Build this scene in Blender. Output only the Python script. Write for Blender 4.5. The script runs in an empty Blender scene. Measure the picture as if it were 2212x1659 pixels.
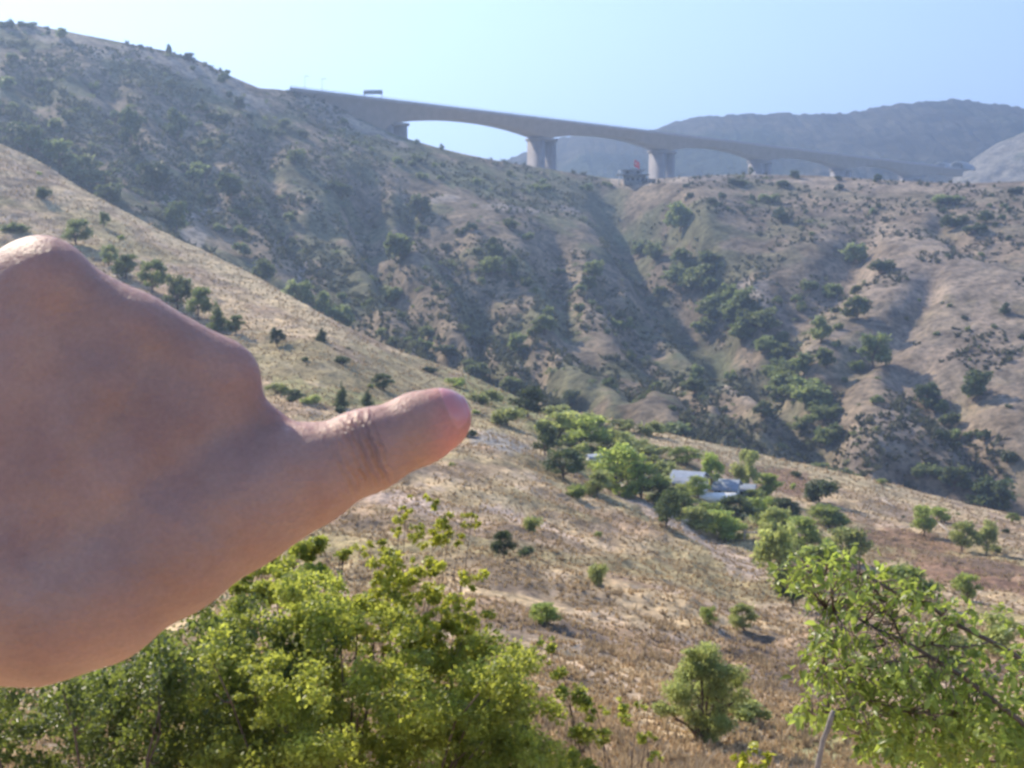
import bpy, math, random
import numpy as np
from mathutils import Vector, Matrix
from mathutils.bvhtree import BVHTree

# ------------------------------------------------------------------ camera, world, sun, exposure
C = bpy.context.scene.collection
S = bpy.context.scene
F = 2670.0; CX = 1106.0; CY = 829.5; HOR = 560.0          # pixel frame 2212 x 1659
TH = math.atan((CY - HOR) / F)
SUN_AZ, SUN_EL = math.radians(-42), math.radians(37)

cam_d = bpy.data.cameras.new('camera'); cam = bpy.data.objects.new('camera', cam_d); C.objects.link(cam)
cam_d.sensor_width = 36; cam_d.lens = 36 * F / 2212; cam_d.clip_start = .02; cam_d.clip_end = 20000
cam.rotation_euler = (math.pi / 2 - TH, 0, 0)
cam_d.dof.use_dof = True; cam_d.dof.focus_distance = .66; cam_d.dof.aperture_fstop = 30
S.camera = cam
W = bpy.data.worlds.new('World'); S.world = W; W.use_nodes = True
wn = W.node_tree
sky = wn.nodes.new('ShaderNodeTexSky'); sky.sky_type = 'NISHITA'; sky.sun_disc = False
sky.sun_elevation = SUN_EL; sky.sun_rotation = SUN_AZ; sky.altitude = 600; sky.air_density = 1.0; sky.dust_density = 0.4; sky.ozone_density = 4.0
tint = wn.nodes.new('ShaderNodeMix'); tint.data_type = 'RGBA'; tint.blend_type = 'MULTIPLY'; tint.inputs[0].default_value = 1; tint.inputs[7].default_value = (1.0, .965, 1.02, 1)
wn.links.new(sky.outputs[0], tint.inputs[6]); wn.links.new(tint.outputs[2], wn.nodes['Background'].inputs[0]); wn.nodes['Background'].inputs[1].default_value = 0.10
sl = bpy.data.lights.new('sun', 'SUN'); sl.energy = 5.0; sl.angle = math.radians(.6); sl.color = (1, .88, .70)
so = bpy.data.objects.new('sun', sl); C.objects.link(so)
SUN = Vector((math.sin(SUN_AZ) * math.cos(SUN_EL), math.cos(SUN_AZ) * math.cos(SUN_EL), math.sin(SUN_EL)))
so.rotation_euler = SUN.to_track_quat('Z', 'Y').to_euler()
S.view_settings.view_transform = 'Standard'; S.view_settings.look = 'None'
S.view_settings.exposure = 1.08; S.view_settings.gamma = 1
S.cycles.use_denoising = True
S.cycles.max_bounces = 10; S.cycles.diffuse_bounces = 7; S.cycles.transmission_bounces = 7; S.cycles.volume_bounces = 1; S.cycles.transparent_max_bounces = 8
S.cycles.sample_clamp_indirect = 6

# ------------------------------------------------------------------ helpers
cT, sT = math.cos(TH), math.sin(TH)
def ray(px, py):
    """world direction of a picture ray, scaled to world y = 1"""
    x = (np.asarray(px, float) - CX) / F; u = -(np.asarray(py, float) - CY) / F
    yy = cT + u * sT; zz = -sT + u * cT
    return np.stack([x / yy, np.ones_like(x) , zz / yy], -1)
def at(px, py, Y): return ray(px, py) * np.asarray(Y, float)[..., None]
def pxs(Y): return Y / F                                      # metres per pixel at distance Y

def _hash(ix, iy, seed):
    h = (ix.astype(np.int64) * 374761393 + iy.astype(np.int64) * 668265263 + seed * 1274126177) & 0xffffffff
    h = ((h ^ (h >> 13)) * 1103515245) & 0xffffffff
    h = ((h ^ (h >> 15)) * 2246822519) & 0xffffffff
    return ((h ^ (h >> 16)) & 0xffff) / 65535.0
def vnoise(x, y, seed=0):
    ix = np.floor(x); iy = np.floor(y); fx = x - ix; fy = y - iy
    fx = fx * fx * (3 - 2 * fx); fy = fy * fy * (3 - 2 * fy)
    a = _hash(ix, iy, seed); b = _hash(ix + 1, iy, seed); c = _hash(ix, iy + 1, seed); d = _hash(ix + 1, iy + 1, seed)
    return (a * (1 - fx) + b * fx) * (1 - fy) + (c * (1 - fx) + d * fx) * fy
def fbm(x, y, seed=0, o=4, g=.5):
    s = 0; a = 1; t = 0
    for k in range(o):
        s = s + a * vnoise(x, y, seed + k * 17); t += a; a *= g
        x, y = x * 1.9 + y * .6 + 3.1, y * 1.9 - x * .6 + 1.7
    return s / t
def ridged(x, y, seed=0, o=3):
    s = 0; a = 1; t = 0
    for k in range(o):
        s = s + a * (1 - np.abs(2 * vnoise(x, y, seed + k * 31) - 1)); t += a; a *= .5; x = x * 2.1 + 5; y = y * 2.1 + 9
    return s / t
def sstep(a, b, x): t = np.clip((x - a) / (b - a), 0, 1); return t * t * (3 - 2 * t)
class TPS:
    def __init__(s, pts):
        P = np.array(pts, float); s.p = P[:, :2] / 1000; v = np.log(P[:, 2]); n = len(P)
        A = np.zeros((n + 3, n + 3)); A[:n, :n] = s.k(s.p[:, None] - s.p[None]) + np.eye(n) * 2e-4
        A[:n, n] = 1; A[:n, n + 1:] = s.p; A[n, :n] = 1; A[n + 1:, :n] = s.p.T
        s.w = np.linalg.solve(A, np.r_[v, 0, 0, 0])
    def k(s, d): r2 = (d ** 2).sum(-1) + 1e-12; return .5 * r2 * np.log(r2)
    def __call__(s, x, y):
        q = np.stack([np.ravel(x), np.ravel(y)], -1) / 1000; n = len(s.p); out = np.empty(len(q))
        for i in range(0, len(q), 40000):
            c = q[i:i + 40000]; out[i:i + 40000] = s.k(c[:, None] - s.p[None]) @ s.w[:n] + s.w[n] + c @ s.w[n + 1:]
        return np.exp(out).reshape(np.shape(x))
def polydist(x, y, pl):
    """distance in picture pixels to a polyline"""
    d = np.full(np.shape(x), 1e9)
    for (a, b), (c, e) in zip(pl[:-1], pl[1:]):
        vx, vy = c - a, e - b; t = np.clip(((x - a) * vx + (y - b) * vy) / (vx * vx + vy * vy), 0, 1)
        d = np.minimum(d, np.hypot(x - a - t * vx, y - b - t * vy))
    return d

def mesh(name, V, faces, mat=None, smooth=False, attrs=None, parent=None, loc=None, size=None):
    """faces: an (n,3) or (n,4) array or a list of such arrays"""
    if not isinstance(faces, (list, tuple)): faces = [faces]
    faces = [np.asarray(f, np.int32) for f in faces if len(f)]
    me = bpy.data.meshes.new(name); V = np.asarray(V, np.float32)
    me.vertices.add(len(V)); me.vertices.foreach_set('co', V.ravel())
    li = np.concatenate([f.ravel() for f in faces]); cnt = np.concatenate([np.full(len(f), f.shape[1]) for f in faces])
    me.loops.add(len(li)); me.loops.foreach_set('vertex_index', li.astype(np.int32))
    me.polygons.add(len(cnt)); me.polygons.foreach_set('loop_start', np.r_[0, np.cumsum(cnt)[:-1]].astype(np.int32))
    if smooth: me.polygons.foreach_set('use_smooth', np.ones(len(cnt), bool))
    me.update(calc_edges=True)
    for k, v in (attrs or {}).items():
        v = np.asarray(v, np.float32)
        if v.ndim == 1:
            a = me.attributes.new(k, 'FLOAT', 'POINT'); a.data.foreach_set('value', v)
        else:
            a = me.attributes.new(k, 'FLOAT_COLOR', 'POINT'); a.data.foreach_set('color', np.c_[v, np.ones(len(v))].astype(np.float32).ravel())
    if mat: me.materials.append(mat)
    o = bpy.data.objects.new(name, me); C.objects.link(o)
    if parent: o.parent = parent
    if loc is not None: o.location = loc
    return o
def empty(name, loc, rz=0):
    o = bpy.data.objects.new(name, None); C.objects.link(o); o.location = loc; o.rotation_euler = (0, 0, rz); o.empty_display_size = .3; return o
def tag(o, label=None, cat=None, group=None, kind=None):
    for k, v in (('label', label), ('category', cat), ('group', group), ('kind', kind)):
        if v: o[k] = v
    return o
class MB:
    """collects boxes, tubes and sheets for one mesh"""
    def __init__(s): s.v = []; s.f3 = []; s.f4 = []; s.n = 0
    def add(s, v, f3=(), f4=()):
        v = np.asarray(v, float).reshape(-1, 3); s.v.append(v)
        if len(f3): s.f3.append(np.asarray(f3) + s.n)
        if len(f4): s.f4.append(np.asarray(f4) + s.n)
        s.n += len(v)
    def hexa(s, p):    # 8 points: bottom ring 0-3, top ring 4-7
        s.add(p, f4=[(0, 3, 2, 1), (4, 5, 6, 7), (0, 1, 5, 4), (1, 2, 6, 5), (2, 3, 7, 6), (3, 0, 4, 7)])
    def box(s, c, d, rz=0, ax=None):
        x, y, z = [q / 2 for q in d]
        p = np.array([(-x, -y, -z), (x, -y, -z), (x, y, -z), (-x, y, -z), (-x, -y, z), (x, -y, z), (x, y, z), (-x, y, z)])
        ca, sa = math.cos(rz), math.sin(rz); p = p @ np.array([[ca, sa, 0], [-sa, ca, 0], [0, 0, 1]])
        s.hexa(p + np.array(c))
    def tube(s, pts, rad, n=6):
        P = np.asarray(pts, float); R = np.broadcast_to(np.asarray(rad, float), (len(P),))
        T = np.gradient(P, axis=0); T /= np.linalg.norm(T, axis=1)[:, None] + 1e-9
        up = np.array([.13, .31, 1.]) if abs(T[0][2]) < .9 else np.array([1, .2, .1])
        A = np.cross(T, up); A /= np.linalg.norm(A, axis=1)[:, None] + 1e-9; B = np.cross(T, A)
        a = np.arange(n) * 2 * math.pi / n
        V = P[:, None] + R[:, None, None] * (np.cos(a)[None, :, None] * A[:, None] + np.sin(a)[None, :, None] * B[:, None])
        f = [(i * n + j, i * n + (j + 1) % n, (i + 1) * n + (j + 1) % n, (i + 1) * n + j) for i in range(len(P) - 1) for j in range(n)]
        m = len(P) * n; V = np.vstack([V.reshape(-1, 3), P[0], P[-1]])
        f3 = [(m, (j + 1) % n, j) for j in range(n)] + [(m + 1, m - n + j, m - n + (j + 1) % n) for j in range(n)]
        s.add(V, f3, f)
    def build(s, name, mat, parent=None, smooth=False):
        return mesh(name, np.vstack(s.v), [np.vstack(s.f3) if s.f3 else [], np.vstack(s.f4) if s.f4 else []], mat, smooth, parent=parent)

# ------------------------------------------------------------------ materials
def newmat(name):
    m = bpy.data.materials.new(name); m.use_nodes = True; nt = m.node_tree; return m, nt, nt.nodes, nt.links, nt.nodes['Principled BSDF']
def ramp(N, stops):
    r = N.new('ShaderNodeValToRGB'); e = r.color_ramp.elements
    while len(e) < len(stops): e.new(.5)
    for q, (p, c) in zip(e, stops): q.position = p; q.color = (*c, 1)
    return r
def mixc(N, L, a, b, fac, mode='MIX'):
    m = N.new('ShaderNodeMix'); m.data_type = 'RGBA'; m.blend_type = mode
    for s, v in ((m.inputs[0], fac), (m.inputs[6], a), (m.inputs[7], b)):
        if hasattr(v, 'links') or hasattr(v, 'is_linked'): L.new(v, s)
        else: s.default_value = v if not isinstance(v, tuple) else (*v, 1)
    return m.outputs[2]
def noise(N, L, scale, detail=4, rough=.55, vec=None, dist=0):
    n = N.new('ShaderNodeTexNoise'); n.inputs['Scale'].default_value = scale; n.inputs['Detail'].default_value = detail
    n.inputs['Roughness'].default_value = rough; n.inputs['Distortion'].default_value = dist
    if vec is not None: L.new(vec, n.inputs['Vector'])
    return n
def bump(N, L, h, strength, dist, bs, prev=None):
    b = N.new('ShaderNodeBump'); b.inputs['Strength'].default_value = strength; b.inputs['Distance'].default_value = dist
    L.new(h, b.inputs['Height'])
    if prev is not None: L.new(prev, b.inputs['Normal'])
    if bs: L.new(b.outputs[0], bs.inputs['Normal'])
    return b.outputs[0]
def simple(name, col, rough=.7, var=.25, scale=6, metal=0, bumpd=.01):
    m, nt, N, L, bs = newmat(name); tc = N.new('ShaderNodeTexCoord')
    n = noise(N, L, scale, 5, .6, tc.outputs['Object'])
    r = ramp(N, [(.3, tuple(c * (1 - var) for c in col)), (.7, tuple(min(1, c * (1 + var)) for c in col))]); L.new(n.outputs[0], r.inputs[0])
    L.new(r.outputs[0], bs.inputs['Base Color']); bs.inputs['Roughness'].default_value = rough; bs.inputs['Metallic'].default_value = metal
    if bumpd: bump(N, L, n.outputs[0], .4, bumpd, bs)
    return m
def terrain_mat(name, s1, s2, s3, bd):
    m, nt, N, L, bs = newmat(name); a = N.new('ShaderNodeAttribute'); a.attribute_name = 'Col'
    g = N.new('ShaderNodeNewGeometry')
    n1 = noise(N, L, s1, 6, .65, g.outputs['Position']); n2 = noise(N, L, s2, 5, .7, g.outputs['Position']); n3 = noise(N, L, s3, 3, .6, g.outputs['Position'])
    r1 = ramp(N, [(.32, (.48, .47, .46)), (.5, (1, 1, 1)), (.68, (1.45, 1.42, 1.36))]); L.new(n1.outputs[0], r1.inputs[0])
    r2 = ramp(N, [(.34, (.36, .37, .35)), (.5, (1, 1, 1)), (.68, (1.5, 1.46, 1.4))]); L.new(n2.outputs[0], r2.inputs[0])
    c = mixc(N, L, a.outputs['Color'], r1.outputs[0], 1.0, 'MULTIPLY'); c = mixc(N, L, c, r2.outputs[0], .9, 'MULTIPLY')
    L.new(c, bs.inputs['Base Color']); bs.inputs['Roughness'].default_value = .95; bs.inputs['Specular IOR Level'].default_value = .1
    p = bump(N, L, n1.outputs[0], .8, bd * 2.2, None); p = bump(N, L, n2.outputs[0], .8, bd, None, p); bump(N, L, n3.outputs[0], .6, bd * .35, bs, p)
    return m
def leaf_mat(name, dark, light, trans, tw=.45, rough=.42, spec=.5, objvar=.35):
    m, nt, N, L, bs = newmat(name); a = N.new('ShaderNodeAttribute'); a.attribute_name = 'rnd'
    oi = N.new('ShaderNodeObjectInfo')
    r = ramp(N, [(0, dark), (.8, light), (1, tuple(min(1, c * 1.5) for c in light))]); L.new(a.outputs['Fac'], r.inputs[0])
    rt = ramp(N, [(0, tuple(c * .6 for c in trans)), (1, trans)]); L.new(a.outputs['Fac'], rt.inputs[0])
    mr = N.new('ShaderNodeMapRange'); L.new(oi.outputs['Random'], mr.inputs[0]); mr.inputs[3].default_value = 1 - objvar; mr.inputs[4].default_value = 1 + objvar
    cb = N.new('ShaderNodeCombineColor')
    for k in range(3): L.new(mr.outputs[0], cb.inputs[k])
    c1 = mixc(N, L, r.outputs[0], cb.outputs[0], 1.0, 'MULTIPLY'); c2 = mixc(N, L, rt.outputs[0], cb.outputs[0], 1.0, 'MULTIPLY')
    L.new(c1, bs.inputs['Base Color']); bs.inputs['Roughness'].default_value = rough; bs.inputs['Specular IOR Level'].default_value = spec
    t = N.new('ShaderNodeBsdfTranslucent'); L.new(c2, t.inputs[0]); ms = N.new('ShaderNodeMixShader'); ms.inputs[0].default_value = tw
    L.new(bs.outputs[0], ms.inputs[1]); L.new(t.outputs[0], ms.inputs[2]); L.new(ms.outputs[0], N['Material Output'].inputs[0])
    return m
M = {}
M['near'] = terrain_mat('dry_slope', .35, 2.2, 9, .12)
M['hill'] = terrain_mat('scrub_hill', .09, .45, 1.5, .30)
M['far'] = terrain_mat('forest_mountain', .012, .05, .2, 5)
M['leaf_near'] = leaf_mat('glossy_leaf', (.045, .075, .022), (.19, .25, .06), (.60, .72, .12), .48, .38, .5, 0)
M['leaf_shade'] = leaf_mat('shade_green_leaf', (.03, .05, .02), (.14, .18, .045), (.42, .50, .09), .42, .42, .5, 0)  # green leaf darkened in its colour for the shade on the corner bush
M['leaf_bush'] = leaf_mat('bush_leaf', (.09, .12, .03), (.29, .34, .07), (.76, .80, .13), .5, .45, .4, 0)
M['leaf_yellow'] = leaf_mat('yellowing_leaf', (.13, .16, .03), (.34, .36, .06), (.78, .78, .09), .48, .45, .5, 0)
M['leaf_mid'] = leaf_mat('orchard_leaf', (.11, .15, .045), (.26, .33, .09), (.66, .76, .18), .5, .5, .4, .3)
M['leaf_pale'] = leaf_mat('pale_leaf', (.13, .16, .06), (.31, .35, .13), (.66, .70, .22), .5, .5, .4, .25)
M['leaf_dark'] = leaf_mat('evergreen_leaf', (.045, .065, .03), (.10, .135, .055), (.20, .25, .08), .3, .6, .3, .3)
M['leaf_hill'] = leaf_mat('hill_leaf', (.06, .085, .04), (.15, .185, .08), (.36, .43, .14), .42, .6, .3, .4)
M['leaf_hillpale'] = leaf_mat('pale_hill_leaf', (.08, .105, .05), (.20, .235, .10), (.42, .48, .18), .42, .6, .3, .3)
M['straw'] = leaf_mat('dry_grass', (.36, .255, .16), (.64, .49, .30), (.64, .48, .27), .35, .8, .15, 0)
M['weed'] = leaf_mat('brown_weed', (.23, .17, .11), (.48, .37, .24), (.48, .36, .20), .3, .8, .15, 0)
M['scrub'] = leaf_mat('grey_scrub', (.06, .065, .045), (.16, .15, .095), (.13, .14, .07), .3, .8, .15, 0)
M['bark'] = simple('bark', (.16, .11, .085), .85, .35, 30, 0, .004)
M['bark_grey'] = simple('grey_bark', (.25, .21, .18), .85, .3, 40, 0, .003)
M['concrete'] = simple('bridge_concrete', (.40, .36, .36), .85, .12, .25, 0, .05)  # concrete colour lightened to stand in for haze over the bridge
M['concrete_dark'] = simple('pier_concrete', (.27, .25, .26), .85, .14, .2, 0, .05)
M['metal'] = simple('galvanised_steel', (.30, .33, .34), .5, .1, 2, .3)
M['roof'] = simple('blue_grey_sheet_roof', (.27, .31, .38), .6, .15, 1.5, 0)
M['white'] = simple('white_paint', (.78, .76, .70), .6, .1, 1.5)
M['plaster'] = simple('grey_plaster', (.26, .27, .29), .8, .12, .6)
M['dark'] = simple('dark_opening', (.03, .03, .035), .8, .2, 2)
M['red'] = simple('red_cloth', (.75, .03, .04), .7, .08, 3)
M['whitecloth'] = simple('white_cloth', (.8, .8, .8), .7, .05, 3)
M['wood'] = simple('weathered_wood', (.42, .36, .30), .8, .25, 8)
M['asphalt'] = simple('asphalt', (.06, .06, .06), .9, .2, 3)

# ------------------------------------------------------------------ haze: the air between the camera and the hills
def make_haze():
    mb = MB(); mb.box((0, 3700, 420), (11000, 7500, 1130))
    m = bpy.data.materials.new('haze_air'); m.use_nodes = True; N = m.node_tree.nodes; L = m.node_tree.links
    N.remove(N['Principled BSDF']); v = N.new('ShaderNodeVolumePrincipled'); v.inputs['Color'].default_value = (.49, .67, 1, 1)
    v.inputs['Density'].default_value = 3.6e-4; v.inputs['Anisotropy'].default_value = .46
    L.new(v.outputs[0], N['Material Output'].inputs['Volume'])
    o = mb.build('haze', m); tag(o, kind='stuff', label='thin blue summer haze filling the air of the valley', cat='haze')
make_haze()

# ------------------------------------------------------------------ terrain
def xy(pl): a = np.array(pl, float); return a[:, 0], a[:, 1]
CRA = [(-500, 60), (-200, 225), (0, 310), (80, 345), (200, 420), (330, 490), (450, 545), (560, 600), (700, 680), (820, 738), (900, 770), (1000, 805), (1160, 876), (1330, 906), (1500, 950),
       (1650, 985), (1800, 1018), (1900, 1038), (1990, 1062), (2100, 1090), (2212, 1118), (2400, 1160), (2800, 1220)]
YA = TPS([(-500, 60, 330), (0, 310, 300), (330, 490, 280), (560, 600, 262), (900, 770, 232), (1160, 880, 215), (1500, 950, 218), (1900, 1040, 225), (2212, 1118, 218), (2800, 1220, 200),
          (-500, 900, 150), (0, 900, 150), (560, 900, 140), (700, 760, 190), (300, 620, 220), (1100, 960, 150), (1540, 1060, 172), (1540, 1150, 138), (1900, 1150, 168), (2212, 1290, 110), (1300, 1120, 112),
          (1100, 1150, 84), (1500, 1250, 84), (1100, 1300, 50), (1500, 1450, 42), (1900, 1400, 62), (0, 1300, 55), (600, 1300, 52), (1100, 1659, 22), (0, 1659, 19), (2212, 1659, 26), (2800, 1659, 28), (-500, 1659, 18),
          (1100, 2000, 12.5), (0, 2000, 11), (2212, 2000, 13), (1700, 1660, 25), (-500, 1300, 50), (2800, 1350, 95)])
CRB = [(-600, -40), (-300, 5), (0, 48), (80, 55), (200, 78), (370, 112), (440, 135), (500, 165), (560, 190), (600, 192), (640, 198), (700, 219), (760, 247), (820, 277), (870, 297), (940, 318), (1000, 333), (1060, 345),
       (1100, 352), (1200, 368), (1320, 385), (1360, 388), (1450, 384), (1600, 376), (1750, 379), (1900, 388), (2000, 393), (2100, 396), (2212, 392), (2400, 392), (2800, 380)]
YB = TPS([(-600, -40, 480), (0, 48, 520), (370, 112, 540), (640, 212, 560), (870, 300, 575), (1100, 352, 600), (1320, 385, 620), (1600, 376, 610), (1900, 388, 580), (2212, 392, 560), (2800, 380, 540),
          (-600, 400, 350), (0, 310, 395), (300, 460, 355), (560, 600, 335), (900, 780, 292), (0, 700, 330), (1330, 900, 275), (1600, 990, 270), (400, 300, 450), (700, 400, 460), (900, 500, 425), (700, 560, 375), (1100, 450, 500),
          (1150, 600, 405), (1300, 740, 345), (1550, 860, 308), (1320, 460, 540), (1400, 560, 480), (1550, 690, 400), (1700, 790, 352), (1790, 960, 300), (1500, 450, 520), (1750, 520, 480), (1900, 650, 400), (1650, 600, 452),
          (2000, 480, 490), (2212, 480, 480), (2212, 650, 385), (2212, 900, 305), (2000, 800, 345), (1880, 960, 300), (2100, 1020, 282), (1900, 1080, 262), (2212, 1130, 262), (2800, 700, 360), (2800, 1200, 250),
          (0, 1100, 250), (1000, 1150, 230), (2212, 1400, 200)])
GUL = [([(886, 440), (956, 498), (1008, 578), (1036, 672), (1060, 760)], 10, 26), ([(793, 405), (852, 471)], 6, 22),
       ([(780, 440), (810, 509), (850, 578), (907, 612), (938, 696), (966, 731), (1043, 818), (1100, 870)], 12, 32),
       ([(1046, 580), (1105, 641), (1129, 696), (1167, 731), (1216, 783), (1268, 835), (1338, 908), (1400, 960)], 13, 34),
       ([(1190, 560), (1230, 660), (1290, 720), (1370, 790)], 9, 34), ([(1303, 596), (1355, 668), (1420, 760), (1500, 840)], 7, 24),
       ([(1390, 640), (1476, 728), (1534, 754), (1599, 829), (1694, 916), (1740, 970)], 12, 30),
       ([(1330, 400), (1400, 540), (1480, 610), (1560, 690), (1640, 750), (1700, 800), (1730, 860), (1790, 920), (1790, 985), (1850, 1040)], 16, 42),
       ([(1430, 420), (1480, 500), (1500, 560), (1560, 640)], 11, 30), ([(1850, 545), (1790, 600), (1730, 650), (1660, 730)], 12, 34),
       ([(560, 330), (600, 420), (650, 520), (700, 620), (760, 700)], 11, 34), ([(380, 250), (430, 350), (480, 450), (540, 540), (600, 600)], 10, 36),
       ([(230, 180), (280, 300), (350, 400), (420, 500)], 10, 36), ([(60, 200), (130, 290), (200, 380)], 9, 34),
       ([(700, 470), (740, 560), (790, 640), (850, 720)], 8, 24),
       ([(1960, 800), (2050, 870), (2130, 960), (2212, 1010)], 8, 34), ([(2010, 620), (1960, 700), (1880, 760), (1800, 820)], 6, 26),
       ([(1940, 1010), (2050, 1020), (2150, 1060), (2260, 1100)], 15, 34), ([(2040, 480), (2120, 530), (2230, 560)], 5, 22)]
RID = [([(920, 440), (985, 520), (1040, 620), (1070, 720)], 5, 14), ([(1560, 720), (1640, 800), (1720, 870)], 7, 16), ([(1090, 600), (1160, 680), (1240, 760), (1320, 850)], 5, 16),
       ([(1790, 960), (1880, 890), (1950, 840), (1990, 830)], 7, 30), ([(1850, 1010), (1950, 940), (2040, 890)], 5, 26), ([(1700, 560), (1620, 610), (1580, 640)], 6, 26), ([(1960, 1000), (2100, 1000), (2230, 1030)], 6, 20)]
def grid_faces(nr, nc):
    i = np.arange(nr - 1)[:, None] * nc + np.arange(nc - 1)[None]
    return np.stack([i, i + 1, i + nc + 1, i + nc], -1).reshape(-1, 4)[:, ::-1]
def near_h(X, Y):
    s = np.clip(Y / 60, .15, 1)
    return ((fbm(X / 14, Y / 14, 3, 4) - .5) * 2.2 * s + (fbm(X / 2.4, Y / 2.4, 5, 3) - .5) * .95 * s + (fbm(X / .6, Y / .6, 6, 2) - .5) * .16)
def hill_h(X, Y, px, py):
    z = (fbm(X / 45, Y / 45, 12, 2) - .5) * 5 + (fbm(X / 14, Y / 14, 13, 3) - .5) * 1.3 + (fbm(X / 4, Y / 4, 15, 3) - .5) * .8
    z = z * (.12 + .88 * sstep(0, 60, py - np.interp(px, *xy(CRB))))
    w = (fbm(px / 70, py / 70, 21, 2) - .5) * 30
    fd = sstep(8, 70, py - np.interp(px, *xy(CRB))) * (.9 - .25 * sstep(1450, 1800, px))
    for pl, dep, wd in GUL: z = z - fd * dep * (1.25 if pl[0][0] > 760 else .7) * np.exp(-(polydist(px + w, py - w, pl) / (wd * 1.3)) ** 2)
    for pl, dep, wd in RID: z = z + fd * dep * .35 * np.exp(-(polydist(px + w * .5, py - w * .5, pl) / (wd * 1.4)) ** 2)
    return z
def blobmask(px, py, blobs, seed=40):
    """soft irregular patches of another ground colour: (x, y, rx, ry, angle)"""
    m = np.zeros(np.shape(px)); w1 = (fbm(px / 25, py / 25, seed, 3) - .5) * 1.1
    for x, y, rx, ry, a in blobs:
        a = math.radians(a); dx = px - x; dy = py - y; u = (dx * math.cos(a) + dy * math.sin(a)) / rx; v = (-dx * math.sin(a) + dy * math.cos(a)) / ry
        m = np.maximum(m, sstep(1.15, .75, np.hypot(u, v) + w1))
    return m
def lerpc(c, col, m): return c * (1 - m[..., None]) + np.array(col) * m[..., None]

# near slope
ncA, nrA = 640, 430
pc = np.linspace(-420, 2640, ncA); top = np.interp(pc, *xy(CRA)); v = np.linspace(0, 1, nrA)[:, None] ** 1.12
PX = np.broadcast_to(pc, (nrA, ncA)); PY = top + (2000 - top) * v
Yd = YA(PX, PY); PA = at(PX, PY, Yd)
PA[..., 2] += near_h(PA[..., 0], PA[..., 1]) * np.clip(.35 + v * 6, 0, 1)
n1 = fbm(PA[..., 0] / 9, PA[..., 1] / 9, 51, 4); n2 = fbm(PA[..., 0] / 2.5, PA[..., 1] / 2.5, 52, 4); n3 = fbm(PX / 60, PY / 22, 53, 4)
c = np.ones(PX.shape + (3,)) * np.array((.52, .39, .235))
c = lerpc(c, (.32, .22, .15), sstep(.48, .62, n1) * .75); c = lerpc(c, (.46, .36, .28), sstep(.55, .68, n2) * .6); c = lerpc(c, (.22, .165, .115), sstep(.53, .66, fbm(PA[..., 0] / 3.5, PA[..., 1] / 5, 57, 4)) * .7)
c = lerpc(c, (.27, .24, .11), sstep(.54, .68, fbm(PA[..., 0] / 18, PA[..., 1] / 18, 54, 4)) * .55)
c = lerpc(c, (.52, .41, .25), blobmask(PX, PY, [(1450, 950, 330, 26, 12), (250, 430, 330, 26, 31), (1850, 1045, 300, 20, 14), (560, 620, 260, 22, 29)]) * .75)
c = lerpc(c, (.52, .40, .32), blobmask(PX, PY, [(1500, 1150, 200, 20, 30), (1380, 1085, 80, 16, 28), (1590, 1215, 90, 18, 24), (1150, 1120, 120, 14, 20), (870, 1090, 120, 22, 15)]) * .8)
c = lerpc(c, (.30, .28, .26), blobmask(PX, PY, [(1085, 960, 62, 30, 10)]) * .9)
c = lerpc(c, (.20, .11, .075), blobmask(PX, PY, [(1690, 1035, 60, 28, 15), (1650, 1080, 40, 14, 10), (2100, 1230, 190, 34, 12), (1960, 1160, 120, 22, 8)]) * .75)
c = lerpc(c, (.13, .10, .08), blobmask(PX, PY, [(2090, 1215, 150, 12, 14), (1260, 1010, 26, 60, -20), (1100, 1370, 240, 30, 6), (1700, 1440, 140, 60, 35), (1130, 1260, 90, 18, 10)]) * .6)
c = lerpc(c, (.20, .22, .08), blobmask(PX, PY, [(1430, 1040, 290, 46, 24), (1250, 960, 110, 50, 30), (1080, 850, 120, 40, 24), (700, 850, 120, 30, 10), (1850, 1600, 180, 60, 0), (1320, 980, 120, 50, 30)]) * .6)
# rows that carry the slope from the foot of the picture back under the camera
ext = []
zc = PA[-1, :, 2]; yc = PA[-1, :, 1]; xc = PA[-1, :, 0]
for k in range(1, 22):
    t = k / 21; yy = yc * (1 - t) - 8 * t; xx = xc * (1 - t) + (pc - CX) / 1500 * 26 * t
    ext.append(np.stack([xx, yy, zc + (-1.68 - zc) * sstep(0, .62, t) + near_h(xx, yy) * .3 * (1 - t)], -1))
EA = np.stack(ext); cE = np.broadcast_to(c[-1], EA.shape)
bk = []                                                         # the hidden back of the spur
for k in range(12, 0, -1):
    s = (k / 12) ** 1.5; q = PA[0].copy(); q *= (1 + s * 28 / q[:, 1])[:, None]; q[:, 2] = PA[0, :, 2] - 4 * s ** .5 - 60 * s * s; bk.append(q)
BK = np.stack(bk)
VA = np.concatenate([BK, PA, EA]); cA = np.concatenate([np.broadcast_to(c[0], BK.shape), c, cE])
near_o = mesh('ground', VA.reshape(-1, 3), grid_faces(VA.shape[0], ncA), M['near'], True, {'Col': cA.reshape(-1, 3)}); tag(near_o, kind='structure')

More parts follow.
